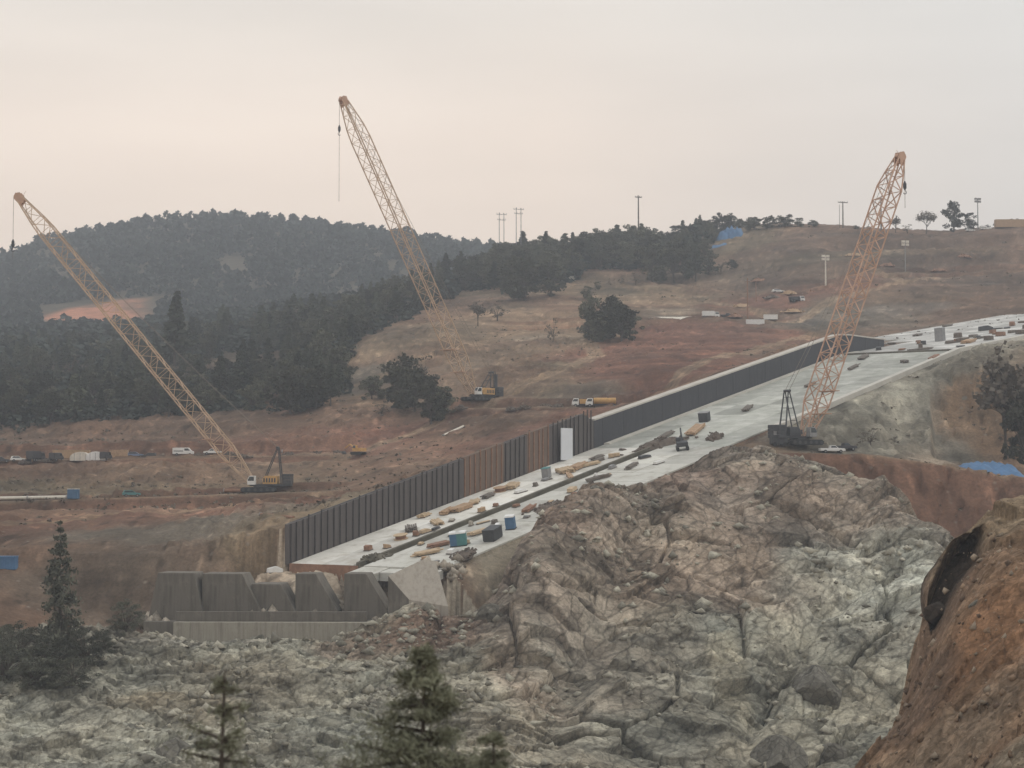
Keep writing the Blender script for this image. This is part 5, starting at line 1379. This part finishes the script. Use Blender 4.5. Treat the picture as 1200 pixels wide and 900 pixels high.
def beam(label, a, b, m, name='pipe', r=0.35):
    o = empty(name, a, 0, label, 'pipe' if name == 'pipe' else 'beam')
    MB().bar((0, 0, r), Vector(b) - Vector(a) + Vector((0, 0, r)), r, n=8).build('pipe_body' if name == 'pipe' else 'beam_body', m, o)
    MB().bar((0, 0, r), (Vector(b) - Vector(a)) * 0.03 + Vector((0, 0, r)), r * 1.25, n=8).build('end_collar', M['grey'], o)
    return o
beam('short white pipe lying on the slope below the middle crane', ground_at(519, 512, 480, 620), ground_at(543, 501, 480, 620), M['cream'])
beam('dark timber beam lying along the terrace right of the left crane', ground_at(330, 531, 545, 580), ground_at(388, 531, 545, 580), M['rust'], 'beam', 0.5)
beam('rusty steel beam on the lower bench beside the left crane', ground_at(262, 577, 468, 492), ground_at(290, 577, 468, 492), M['rust'], 'beam', 0.5)
beam('rusty bar lying on the brown slope below the left crane', ground_at(305, 604, 390, 480), ground_at(344, 611, 380, 480), M['rust'], 'beam', 0.3)

# tarps
def tarp(label, cx, cy, wpx, depth, m, lo, hi, seed, hgt=1.2):
    a = ground_at(cx, cy, lo, hi); k = a.y / F; nx, ny = 26, 12; r = random.Random(seed)
    o = empty('tarp', a, 0, label, 'tarp')
    vs = []
    for j in range(ny):
        for i in range(nx):
            u, v = i / (nx - 1) - 0.5, j / (ny - 1) - 0.5
            x_, y_ = u * wpx * k * (1 - 0.12 * abs(v)), v * depth * (1 - 0.25 * math.sin(i * 0.8) * abs(u))
            e = (1 - min(1, (abs(u) * 2) ** 4)) * (1 - min(1, (abs(v) * 2) ** 4))
            z_ = float(gz(a.x + x_, a.y + y_)) - a.z + 0.25 + hgt * e * (0.62 + 0.55 * float(fbm(np.array([i * 0.33 + seed * 7.1]), np.array([j * 0.5]), 3, seed)[0]))
            vs.append((x_, y_, z_))
    top = [(x_, y_, z_) for x_, y_, z_ in vs]; bot = [(x_, y_, z_ - 0.06) for x_, y_, z_ in vs]; n = nx * ny
    fs = []
    for j in range(ny - 1):
        for i in range(nx - 1):
            q = j * nx + i; fs += [(q, q + 1, q + 1 + nx, q + nx), (q + n, q + n + nx, q + n + 1 + nx, q + n + 1)]
    MB().add(top + bot, fs).build('sheet', m, o, smooth=True)
    s = MB()
    for i in range(0, nx, 4):
        p = Vector(top[i]); s.box(p + Vector((-0.3, -0.25, -0.05)), p + Vector((0.3, 0.25, 0.22)))
    s.build('sandbags', M['tanb'], o)
    return o
tarp('bright blue tarp spread at the foot of the tan pit wall', 1163, 555, 72, 13, M['blue'], 425, 450, 3, 2.6)
tarp('long blue tarp on the skyline among the ridge trees', 855, 279, 34, 8, M['blue'], 1000, 1100, 5, 6.5)
tarp('small blue tarp on the slope below the skyline tarp', 842, 290, 24, 6, M['blue'], 900, 1060, 8, 1.6)
tarp('pale gravel sheet spread on the mid hill road', 790, 374, 62, 15, M['cream'], 780, 830, 9, 0.3)

# lumber, spools and debris on the chute
def lumber(label, L, n, m, seed, name='lumber_stack', cat='lumber'):
    o = empty(name, (0, 0, 0), 0, label, cat); r = random.Random(seed); b = MB()
    for z in range(2 + n // 6):
        for k in range(n):
            y = (k - n / 2) * 0.42 + r.uniform(-0.05, 0.05); l = L * r.uniform(0.75, 1.05); x_ = r.uniform(-0.5, 0.5)
            b.box((x_ - l / 2, y, 0.22 + z * 0.27), (x_ + l / 2, y + 0.36, 0.44 + z * 0.27))
    b.build('boards', m, o)
    for xx in (-0.3, 0.3): MB().box((xx * L - 0.1, -n * 0.22, 0), (xx * L + 0.1, n * 0.22, 0.2)).build('bearer', M['wood'], o)
    return o
LM = [(482, 622, 5, 6, 'wood', 0.7, 'grey board stack near the middle of the left lane'), (497, 606, 4, 4, 'lumber', 0.1, 'short tan board stack just above the grey one on the left lane'),
      (512, 614, 6, 5, 'lumber', 0.9, 'tan board stack against the muddy trench on the left lane'), (525, 601, 7, 5, 'lumber2', 0.2, 'orange board stack above the tan ones on the left lane'),
      (541, 598, 8, 6, 'lumber2', 0.0, 'longest orange board stack on the left lane'), (556, 590, 5, 5, 'lumber', 0.5, 'tan board stack uphill of the longest orange stack'),
      (572, 583, 5, 4, 'wood', 0.1, 'weathered board stack left of the rusty spool'), (600, 572, 6, 6, 'lumber', 0.3, 'light board stack right of the rusty spool'),
      (662, 554, 6, 8, 'lumber', 0.9, 'pale board pile below the white panel'), (678, 549, 9, 6, 'lumber2', 0.1, 'orange board pile right of the white panel'), (690, 546, 7, 5, 'lumber', -0.4, 'slanted tan boards right of the orange pile'),
      (668, 560, 9, 3, 'lumber2', 0.7, 'long thin orange planks laid across the trench'), (700, 538, 6, 4, 'wood', 0.1, 'grey board stack at the top of the lower lane'),
      (700, 562, 9, 3, 'wood', -0.3, 'grey boards on the rough lane under the crossing'), (740, 548, 8, 3, 'wood', 0.2, 'long grey boards near the upper rough lane'),
      (500, 650, 7, 5, 'lumber', -0.6, 'tan boards on the rough lane near its lower end'), (515, 640, 6, 5, 'rust', -0.5, 'rusty brown steel bundle on the lower rough lane'), (560, 626, 6, 4, 'lumber', -0.2, 'light boards left of the dark container'),
      (620, 598, 7, 4, 'rust', 0.3, 'rusty bundle on the rough lane by the rock edge'), (815, 506, 13, 6, 'lumber2', 0.3, 'long orange board stack on the old spillway floor'),
      (876, 480, 8, 4, 'wood', 0.3, 'dark flat stack on the old spillway floor'), (780, 512, 10, 4, 'wood', 0.2, 'grey stack just behind the dark debris'),
      (1135, 402, 12, 7, 'lumber2', 0.2, 'brown board stack on the bright upper floor near its edge'), (1150, 397, 7, 5, 'wood', -0.2, 'grey board stack right of the brown one on the upper floor'),
      (1078, 411, 9, 5, 'wood', -0.4, 'dark board stack at the middle of the upper floor'), (1075, 394, 7, 5, 'wood', 0.2, 'dark stack at the top left of the upper floor'),
      (1012, 420, 8, 5, 'wood', 0.2, 'dark stack at the foot of the wall end on the upper floor'), (1045, 404, 5, 5, 'wood', 0.6, 'small dark stack left of the upper floor stacks'),
      (1095, 420, 7, 4, 'rust', 0.1, 'rusty stack by the edge curb of the upper floor'), (1060, 425, 3, 4, 'wood', 0.9, 'little dark heap on the joint between old and upper floor'), (1000, 432, 8, 3, 'wood', 0.1, 'dark boards on the old floor below the joint'),
      (950, 452, 7, 3, 'wood', 0.1, 'thin dark boards behind the right crane on the old floor'), (1168, 392, 6, 4, 'rust', 0.1, 'rusty stack near the right end of the upper floor'), (1110, 383, 9, 4, 'wood', 0.1, 'long grey stack at the far end of the upper floor')]
for k, (px, py, L, n, m, yw, lb) in enumerate(LM):
    on_chute(lumber(lb, L * (0.8 if px < 760 else 1), n, M[m], k), px, py, yw)

TRN = [(410, 668, 3, 8, 'rust', 1.5, 'rusty bar bundle across the foot of the left lane')]
def spool(label, m):
    o = empty('cable_spool', (0, 0, 0), 0, label, 'cable spool')
    f = MB()
    for z in (0.0, 0.85): f.bar((0, 0, z), (0, 0, z + 0.12), 1.5, n=18)
    f.build('flanges', m, o); MB().bar((0, 0, 0.12), (0, 0, 0.85), 1.1, n=16).build('cable', M['rust'], o)
    return o
on_chute(spool('rusty round spool lying on the left lane', M['lumber2']), 586, 576, 0)
on_chute(spool('small round wooden spool near the lower end of the left lane', M['lumber']), 470, 632, 0)

def debris(label, L, Wd, H, seed, m):
    o = empty('debris_pile', (0, 0, 0), 0, label, 'debris'); r = random.Random(seed); b = MB(); s = MB()
    for k in range(38):
        x_, y_ = r.gauss(0, L / 4), r.gauss(0, Wd / 4); hh = H * math.exp(-(x_ / L * 2.6) ** 2 - (y_ / Wd * 2.6) ** 2)
        p = Vector((x_, y_, r.uniform(0.1, max(0.2, hh)))); d = Vector((r.uniform(-1, 1), r.uniform(-1, 1), r.uniform(-0.3, 0.5))) * r.uniform(0.5, 2.0)
        b.bar(p - d * 0.5, p + d * 0.5, r.uniform(0.12, 0.45), r.uniform(0.08, 0.35), 5)
    b.build('broken_pieces', m, o)
    vs = [(L / 2 * math.cos(a) * r.uniform(0.8, 1.1), Wd / 2 * math.sin(a) * r.uniform(0.8, 1.1), -0.1) for a in np.linspace(0, 6.28, 14, endpoint=False)]
    vi = [(v[0] * 0.5, v[1] * 0.5, H * r.uniform(0.5, 0.8)) for v in vs]
    fs = [(k, (k + 1) % 14, 14 + (k + 1) % 14, 14 + k) for k in range(14)] + [tuple(range(14, 28))]
    s.add(vs + vi, fs).build('heap', m, o)
    return o
on_chute(debris('long heap of dark scrap on the floor left of the raised excavator arm', 17, 5, 2.2, 1, M['debris']), 775, 522, -0.35)
on_chute(debris('smaller dark scrap heap beside the excavator on the spillway', 7, 4, 1.8, 2, M['debris']), 838, 514, 0.3)
on_chute(debris('rubble heap at the lower end of the trench', 6, 4, 1.0, 3, M['trench']), 440, 655, 0)
on_chute(debris('brown rubble heap on the rough lane below the rock edge', 9, 5, 1.2, 4, M['debris']), 640, 596, 0)
on_chute(debris('dirt heap at the edge of the rough lane by the dark container', 8, 4, 1.3, 5, M['debris']), 545, 652, 0.4)

# lift beside the right crane
lf = empty('boom_lift', hit(912, 523, 425, 450), 0.2, 'dark box shaped machine at the left of the right crane', 'machine')
MB().prism([(-1.8, 0.5), (-1.8, 3.9), (0.6, 3.9), (0.9, 2.2), (2.0, 2.0), (2.0, 0.5)], -1.1, 1.1).build('machine_body', M['darkm'], lf, 0.06)
for xx in (-1.2, 1.3):
    for s in (-1, 1): MB().bar((xx, s * 0.95, 0.5), (xx, s * 1.25, 0.5), 0.5, n=12).build('wheel', M['black'], lf)
MB().box((-1.5, -1.13, 2.6), (0.2, -1.1, 3.5)).build('side_panel', M['grey'], lf)

# poles
def pole(name, label, px, base, top, Y, r=0.22, arms=(), lamp=None, m='wood', cat='utility pole', group=None, twin=None):
    x_ = xat(px, Y); z = gz(x_, Y); H = zat(px, top, Y) - z
    o = empty(name, (x_, Y, z), 0.3, label, cat, group)
    MB().bar((0, 0, -1), (0, 0, H), r, r * 0.7, 8).build('post', M[m], o)
    if twin: MB().bar((twin, 0, -1), (twin, 0, H * 0.995), r, r * 0.7, 8).build('post', M[m], o)
    for f, hw in arms:
        a = MB().bar(((twin or 0) / 2 - hw, 0, H * f), ((twin or 0) / 2 + hw, 0, H * f), r * 0.75).build('crossarm', M[m], o)
        i = MB()
        for s in (-0.95, -0.4, 0.4, 0.95): i.bar(((twin or 0) / 2 + s * hw, 0, H * f), ((twin or 0) / 2 + s * hw, 0, H * f + 0.8), 0.14)
        i.build('insulators', M['grey'], a)
    if lamp:
        l = MB()
        for a, b in ((-1, 0), (1, 0), (-1, -1.5), (1, -1.5)): l.box((a * 1.1 - 0.8, -0.5, H + b - 0.6), (a * 1.1 + 0.8, 0.3, H + b + 0.5))
        l.build('floodlights', M[lamp], o)
    return o
pole('utility_pole', 'tall lone dark pole rising above the ridge trees', 749, 300, 229, 1085, 0.5, ((0.97, 2.0),), m='wood')
pole('transmission_pole', 'left twin post power line pole on the wooded ridge', 585, 310, 249, 1150, 0.28, ((0.97, 3.2), (0.88, 2.6)), m='grey', cat='power pole', twin=3.0)
pole('transmission_pole', 'right twin post power line pole, taller, on the wooded ridge', 605, 310, 243, 1120, 0.28, ((0.97, 3.2), (0.90, 2.6)), m='grey', cat='power pole', twin=3.0)
pole('utility_pole', 'pole with tilted crossarm on the skyline left of the right boom', 990, 268, 236, 1060, 0.42, ((0.96, 3.0),), m='wood')
pole('utility_pole', 'thin pole beside the crossarm pole on the skyline', 986, 268, 240, 1061, 0.16, (), m='wood')
pole('utility_pole', 'dark pole on the skyline seen through the right boom', 1035, 271, 232, 1058, 0.45, ((0.97, 1.6),), m='wood')
pole('light_tower', 'pale floodlight pole on the skyline near the right edge', 1149, 270, 233, 1060, 0.35, (), 'grey', 'grey', 'light tower')
pole('light_tower', 'white floodlight mast on the brown slope left of the right boom', 969, 336, 300, 890, 0.4, (), 'cream', 'cream', 'light tower')
pole('light_tower', 'pale floodlight mast on the slope right of the right boom', 1063, 312, 283, 920, 0.28, (), 'cream', 'grey', 'light tower')
pole('utility_pole', 'brown pole standing at the mid hill road by the trailers', 877, 372, 326, 805, 0.38, ((0.92, 0.9),), m='rust')
pole('utility_pole', 'slanting thin orange mast right of the brown pole', 887, 345, 328, 870, 0.25, (), m='rust')

# boulders
def boulder(label, loc, sx, sy, sz, seed, m):
    import bmesh
    bm = bmesh.new(); bmesh.ops.create_icosphere(bm, subdivisions=4, radius=1.0); r = random.Random(seed)
    pl = [(Vector((r.gauss(0, 1), r.gauss(0, 1), r.gauss(0, 1))).normalized(), r.uniform(0.62, 0.92)) for _ in range(14)]
    for v in bm.verts:
        for n, d in pl:
            e = v.co.dot(n) - d
            if e > 0: v.co -= n * e * 0.95
        c = v.co
        q = float(fbm(np.array([c.x * 2.5 + c.z * 1.7 + seed]), np.array([c.y * 2.5 - c.z * 1.3]), 3, seed)[0]); v.co += v.co.normalized() * 0.05 * q
        v.co = Vector((v.co.x * sx, v.co.y * sy, v.co.z * sz))
    me = bpy.data.meshes.new('boulder'); bm.to_mesh(me); bm.free(); me.materials.append(m)
    o = bpy.data.objects.new('boulder', me); C.objects.link(o); o.location = loc; o.rotation_euler = (r.uniform(-.3, .3), r.uniform(-.3, .3), r.uniform(0, 6))
    tag(o, label, 'boulder'); return o
M['bould'] = mat('grey_boulder', (0.150, 0.140, 0.115), 0.95, 0.25, 0.6, bump=0.6)
M['bouldB'] = mat('brown_boulder', (0.062, 0.050, 0.041), 0.95, 0.25, 0.6, bump=0.6)
fracture(M['bould'], ((2.6, 1.2), (0.9, 0.4)), (0.6, 0.5), (0.16, 0.12), (-40, 30), (0.45, 0.25)); fracture(M['bouldB'], ((2.2, 1.4), (0.8, 0.5)), (0.5, 0.5), (0.16, 0.14), (-60, 20), (0.3, 0.2))
def spur_pt(px, py, off=0.0):
    Y = np.linspace(120, 215, 600); p0 = at(px, py, 1.0); z = rbf_spur(p0.x * Y, Y); k = np.argmax(z >= p0.z * Y); return Vector((p0.x * Y[k], Y[k] + off, z[k]))
boulder('dark brown boulder lodged under the hollow in the orange clay spur', spur_pt(1100, 722, 0.8), 1.7, 1.3, 1.3, 4, M['bouldB'])
boulder('small pale stone at the right rim of the hollow in the clay spur', spur_pt(1146, 712, 0.2), 0.9, 0.8, 0.7, 7, M['spur'] if False else M['bould'])
for px, py, s, sd, lb in ((955, 806, 6.4, 11, 'big dark grey boulder lying at the foot of the outcrop'), (912, 888, 6.0, 12, 'rounded grey boulder at the bottom edge below the outcrop'), (975, 885, 3.2, 13, 'lighter boulder at the bottom edge right of the rounded one'),
                          (200, 885, 4.0, 14, 'large grey boulder at the bottom left among rubble'), (700, 575, 2.0, 15, 'reddish grey boulder on the crest of the outcrop'), (575, 722, 3.0, 17, 'dark boulder in the gap below the tilted slab')):
    p = rock_hit(px, py); boulder(lb, p + Vector((0, 1.0, -0.2 * s)), s, s * 0.8, s * 0.75, sd, M['bould'])

# loose stones lying on the rubble and the slopes
def stones():
    r = np.random.default_rng(5)
    t = np.array([(1, 0, 0), (-1, 0, 0), (0, 1, 0), (0, -1, 0), (0, 0, 1), (0, 0, -1)], float)
    fc = np.array([(0, 2, 4), (2, 1, 4), (1, 3, 4), (3, 0, 4), (2, 0, 5), (1, 2, 5), (3, 1, 5), (0, 3, 5)])
    vs, fs, cs, base = [], [], [], 0
    n = 9000
    px = np.where(r.random(n) < 0.55, r.uniform(-40, 560, n), r.uniform(380, 1110, n)); Y = r.uniform(270, 395, n); x = px * 0
    x = (px - 600) / F * Y; z, d, ex = rock_z(x, Y); pz = z + 0.86 * d; py_ = Y - 0.5 * d
    keep = (fbm(x / 12, Y / 12, 3, 501) > -0.05)
    for i in np.nonzero(keep)[0]:
        s = 0.18 + 0.55 * r.random() ** 4 * 2.2
        v = t * s * r.uniform(0.55, 1.3, (6, 1)) + r.normal(size=(6, 3)) * s * 0.22
        v[:, 2] *= 0.7
        vs.append(v + np.array((x[i], py_[i], pz[i] + 0.1 * s))); fs.append(fc + base); base += 6
        c = np.array((0.33, 0.31, 0.25)) * r.uniform(0.5, 1.25); cs.append(np.tile(c, (6, 1)))
    for i in range(1300):
        px_ = r.uniform(172, 545); Y_ = r.uniform(339.6, 352); x_ = xat(px_, Y_); z_ = max(gz(x_, Y_), zb - 0.1 if px_ < 470 else -99); s = 0.18 + 1.5 * r.random() ** 4
        v = t * s * r.uniform(0.55, 1.3, (6, 1)) + r.normal(size=(6, 3)) * s * 0.22
        vs.append(v + np.array((x_, Y_, z_ + 0.5 * s * r.random()))); fs.append(fc + base); base += 6
        cs.append(np.tile(np.array((0.33, 0.29, 0.235)) * r.uniform(0.5, 1.3), (6, 1)))
    o = mesh_np('rubble', np.concatenate(vs), np.concatenate(fs), M['rubble'], False, np.concatenate(cs)); o['kind'] = 'stuff'
stones()

# tufts, clods and small scrub on the bare ground
def scrub():
    r = np.random.default_rng(9); n = 5200
    Y = np.exp(r.uniform(math.log(385), math.log(1060), n)); px = r.uniform(-60, 1260, n); x = (px - 600) / F * Y
    t_, n_ = tn(x, Y); z = ground(x, Y)
    ok = ~((n_ > -3) & (n_ < W + 3) & (t_ > -4)) & (fbm(x / 40, Y / 60, 3, 71) > -0.12) & (Y < 1040) & ~((px > 800) & (Y > 425) & (Y < 446))
    vs, fs, base = [], [], 0
    for i in np.nonzero(ok)[0]:
        k = 7; s = r.uniform(0.2, 0.75) * (1.6 if r.random() < 0.08 else 1)
        c = r.normal(size=(k, 3)) * s * np.array((0.6, 0.6, 0.22)); c[:, 2] = np.abs(c[:, 2])
        v, f = quads(c + np.array((x[i], Y[i], z[i] + 0.05)), s * 0.7, r)
        vs.append(v); fs.append(f + base); base += len(v)
    o = mesh_np('scrub', np.concatenate(vs), np.concatenate(fs), M['dry']); o['kind'] = 'stuff'
scrub()

def clods():
    r = np.random.default_rng(15); t = np.array([(1, 0, 0), (-1, 0, 0), (0, 1, 0), (0, -1, 0), (0, 0, 1), (0, 0, -1)], float)
    fc = np.array([(0, 2, 4), (2, 1, 4), (1, 3, 4), (3, 0, 4), (2, 0, 5), (1, 2, 5), (3, 1, 5), (0, 3, 5)])
    n = 900; px = r.uniform(1010, 1240, n); Y = r.uniform(128, 198, n); x = (px - 600) / F * Y
    d = spur_disp(x, Y)[0]; z = rbf_spur(x, Y) + 0.9 * d; y = Y - 0.4 * d
    vs, fs, cs, base = [], [], [], 0
    for i in range(n):
        s = 0.06 + 0.38 * r.random() ** 4
        v = t * s * r.uniform(0.55, 1.3, (6, 1)) + r.normal(size=(6, 3)) * s * 0.2
        vs.append(v + np.array((x[i], y[i], z[i] + 0.3 * s))); fs.append(fc + base); base += 6
        cs.append(np.tile(np.array(((0.22, 0.155, 0.105), (0.27, 0.22, 0.165), (0.12, 0.085, 0.062))[r.integers(0, 3)]) * r.uniform(0.7, 1.2), (6, 1)))
    o = mesh_np('gravel', np.concatenate(vs), np.concatenate(fs), M['rubble'], False, np.concatenate(cs)); o['kind'] = 'stuff'
clods()
# small gear lying about the chute and the benches
random.seed(21)
LB = ('small pallet of building material on the lower spillway lanes', 'pallets on the lower spillway lanes')
UB = ('small dark pile of material on the bright upper spillway floor', 'piles on the upper spillway floor')
def pallet(label, group, m, L, Wd, H):
    o = empty('pallet', (0, 0, 0), 0, label, 'pallet', group)
    b = MB()
    for k in range(5): b.box((-L / 2, -Wd / 2 + k * Wd / 4.6, 0.02), (L / 2, -Wd / 2 + k * Wd / 4.6 + Wd / 6, 0.16))
    b.build('pallet_base', M['wood'], o)
    MB().prism([(-L / 2 + .1, 0.165), (-L / 2 + .15, H), (L * 0.1, H * random.uniform(0.8, 1.2)), (L / 2 - .1, H * random.uniform(0.5, 1)), (L / 2 - .1, 0.165)], -Wd / 2 + .1, Wd / 2 - .1).build('load', M[m], o, 0.03)
    return o
def on_tn(o, t_, n_, yaw):
    s = math.atan(S1 if t_ < T1 else S2); p = cp(t_, n_, 0.05 if t_ < T1 else 0.14)
    ax = Vector((DIR[0] * math.cos(s), DIR[1] * math.cos(s), math.sin(s))); ay = Vector((-NRM[0], -NRM[1], 0)); az = ax.cross(ay)
    m = Matrix((ax, ay, az)).transposed().to_4x4() @ Matrix.Rotation(yaw, 4, 'Z'); m.translation = p; o.matrix_world = m
for k in range(38):
    n_ = random.choice((random.uniform(10, 15.5), random.uniform(20, 34), random.uniform(20, 34)))
    t_ = random.uniform(3, 106)
    on_tn(pallet(*LB, random.choice(('lumber', 'tanb', 'wood', 'rust', 'darkm', 'grey', 'concL', 'white', 'debris', 'cream')), random.uniform(0.9, 3.6), random.uniform(0.7, 1.5), random.uniform(0.3, 1.1)), t_, n_, random.uniform(-0.5, 0.5))
for k in range(34):
    t_ = random.uniform(T1 + 8, T1 + 150); on_tn(pallet(*UB, random.choice(('wood', 'rust', 'darkm', 'debris', 'debris')), random.uniform(2, 6), random.uniform(1.2, 3), random.uniform(0.4, 1.6)), t_, random.uniform(4, 34), random.uniform(-0.5, 0.5))
def heap(label, loc, L, Wd, H, seed, m, group=None):
    o = debris(label, L, Wd, H, seed, m); o.location = loc
    if group: o['group'] = group
for k, (px, py) in enumerate(((232, 535), (270, 534), (282, 536), (190, 537), (30, 543), (142, 536), (340, 534), (372, 533), (395, 532), (58, 541))):
    heap('low dark heap of gear along the upper bench', ground_at(px, py, 540, 585), 4.5, 2.5, 1.1, 60 + k, M['debris'], 'heaps of gear along the upper bench')
for k, (px, py) in enumerate(((640, 477), (655, 477), (615, 479), (730, 477), (600, 481), (540, 479))):
    heap('low dark heap of gear on the bench behind the wall', ground_at(px, py, 555, 610), 4.5, 2.5, 1.2, 80 + k, M['debris'], 'heaps of gear on the bench behind the wall')
for k, (px, py) in enumerate(((905, 350), (925, 345), (890, 330), (950, 345), (1000, 300), (1040, 312), (1100, 318), (1130, 302), (870, 360), (860, 372), (1160, 335), (930, 366), (990, 345))):
    heap('spoil heap on the bare right hill', ground_at(px, py, 780, 1050), 9, 5, 2.0, 100 + k, random.choice((M['debris'], M['rust'], M['tanb'])), 'spoil heaps on the bare right hill')

# ------------------------------------------------------------------ light, air, camera
world = bpy.data.worlds.new('World'); bpy.context.scene.world = world
world.use_nodes = True
nt = world.node_tree; bg = nt.nodes['Background']
SUN_EL, SUN_AZ = R(48), R(78)                     # azimuth from the view axis towards the right
sky = nt.nodes.new('ShaderNodeTexSky'); sky.sky_type = 'NISHITA'; sky.sun_disc = False
sky.sun_elevation = SUN_EL; sky.sun_rotation = SUN_AZ; sky.dust_density = 6; sky.air_density = 1.2
bg.inputs['Strength'].default_value = 0.1
tc = nt.nodes.new('ShaderNodeTexCoord')
sep = nt.nodes.new('ShaderNodeSeparateXYZ'); nt.links.new(tc.outputs['Generated'], sep.inputs[0])
ramp = nt.nodes.new('ShaderNodeValToRGB')         # thin smoke low down, grey cloud above
mr = nt.nodes.new('ShaderNodeMapRange'); mr.inputs[1].default_value = 0.0; mr.inputs[2].default_value = 0.5
nt.links.new(sep.outputs[2], mr.inputs[0]); nt.links.new(mr.outputs[0], ramp.inputs[0])
el = ramp.color_ramp.elements
el[0].position = 0.10; el[0].color = (1.05, 0.83, 0.66, 1)
el[1].position = 1.0; el[1].color = (0.80, 0.80, 0.80, 1)
for pos, c in ((0.24, (0.985, 0.81, 0.67, 1)), (0.36, (0.945, 0.80, 0.68, 1)), (0.48, (0.815, 0.74, 0.66, 1)), (0.60, (0.765, 0.735, 0.70, 1))):
    e = el.new(pos); e.color = c
noi = nt.nodes.new('ShaderNodeTexNoise'); noi.inputs['Scale'].default_value = 3.0; noi.inputs['Detail'].default_value = 4; noi.inputs['Roughness'].default_value = 0.5
mp = nt.nodes.new('ShaderNodeMapping'); mp.inputs['Scale'].default_value = (1, 1, 5.0)
nt.links.new(tc.outputs['Generated'], mp.inputs[0]); nt.links.new(mp.outputs[0], noi.inputs['Vector'])
right = nt.nodes.new('ShaderNodeMapRange'); right.inputs[1].default_value = 0.02; right.inputs[2].default_value = 0.32
nt.links.new(sep.outputs[0], right.inputs[0])
cool = nt.nodes.new('ShaderNodeMix'); cool.data_type = 'RGBA'; cool.inputs['B'].default_value = (0.665, 0.675, 0.665, 1)
rm = nt.nodes.new('ShaderNodeMath'); rm.operation = 'MULTIPLY'; rm.inputs[1].default_value = 0.75
nt.links.new(right.outputs[0], rm.inputs[0]); nt.links.new(rm.outputs[0], cool.inputs['Factor']); nt.links.new(ramp.outputs['Color'], cool.inputs['A'])
nr = nt.nodes.new('ShaderNodeMapRange'); nr.inputs[1].default_value = 0.3; nr.inputs[2].default_value = 0.7; nr.inputs[3].default_value = 11.8; nr.inputs[4].default_value = 13.5
nt.links.new(noi.outputs['Fac'], nr.inputs[0])
cl = nt.nodes.new('ShaderNodeVectorMath'); cl.operation = 'SCALE'
nt.links.new(cool.outputs['Result'], cl.inputs[0]); nt.links.new(nr.outputs[0], cl.inputs['Scale'])
mix = nt.nodes.new('ShaderNodeMix'); mix.data_type = 'RGBA'; mix.inputs['Factor'].default_value = 0.93
nt.links.new(sky.outputs[0], mix.inputs['A']); nt.links.new(cl.outputs[0], mix.inputs['B'])
nt.links.new(mix.outputs['Result'], bg.inputs['Color'])

sd = bpy.data.lights.new('sun', 'SUN'); sd.energy = 0.75; sd.angle = R(14); sd.color = (1.0, 0.93, 0.84)
so = bpy.data.objects.new('sun', sd); C.objects.link(so)
dv = Vector((math.sin(SUN_AZ) * math.cos(SUN_EL), math.cos(SUN_AZ) * math.cos(SUN_EL), math.sin(SUN_EL)))
so.rotation_euler = dv.to_track_quat('Z', 'Y').to_euler(); so.location = (200, 100, 300)

hz = MB().box((-1150, -45, -97), (1150, 2620, 330))
hm = bpy.data.materials.new('smoky_air'); hm.use_nodes = True
hn = hm.node_tree; hn.nodes.remove(hn.nodes['Principled BSDF'])
pv = hn.nodes.new('ShaderNodeVolumePrincipled')
pv.inputs['Color'].default_value = (0.80, 0.87, 0.96, 1); pv.inputs['Density'].default_value = HAZE
pv.inputs['Anisotropy'].default_value = 0.0
hn.links.new(pv.outputs[0], hn.nodes['Material Output'].inputs['Volume'])
ho = hz.build('haze', hm); ho['kind'] = 'stuff'

cd = bpy.data.cameras.new('camera'); cam = bpy.data.objects.new('camera', cd); C.objects.link(cam)
cd.sensor_width = 36; cd.lens = 36 * F / 1200; cd.clip_start = 0.5; cd.clip_end = 20000
cd.dof.use_dof = True; cd.dof.focus_distance = 430; cd.dof.aperture_fstop = 0.85
cam.location = (0, 0, 0); cam.rotation_euler = (R(90) + PITCH, 0, 0)
sc = bpy.context.scene; sc.camera = cam
sc.view_settings.view_transform = 'Standard'; sc.view_settings.look = 'None'
sc.view_settings.exposure = 0.0; sc.view_settings.gamma = 1.0; sc.view_settings.use_curve_mapping = False
sc.render.engine = 'CYCLES'; sc.cycles.use_denoising = True
sc.cycles.max_bounces = 5; sc.cycles.diffuse_bounces = 3; sc.cycles.volume_bounces = 0
sc.cycles.transparent_max_bounces = 8
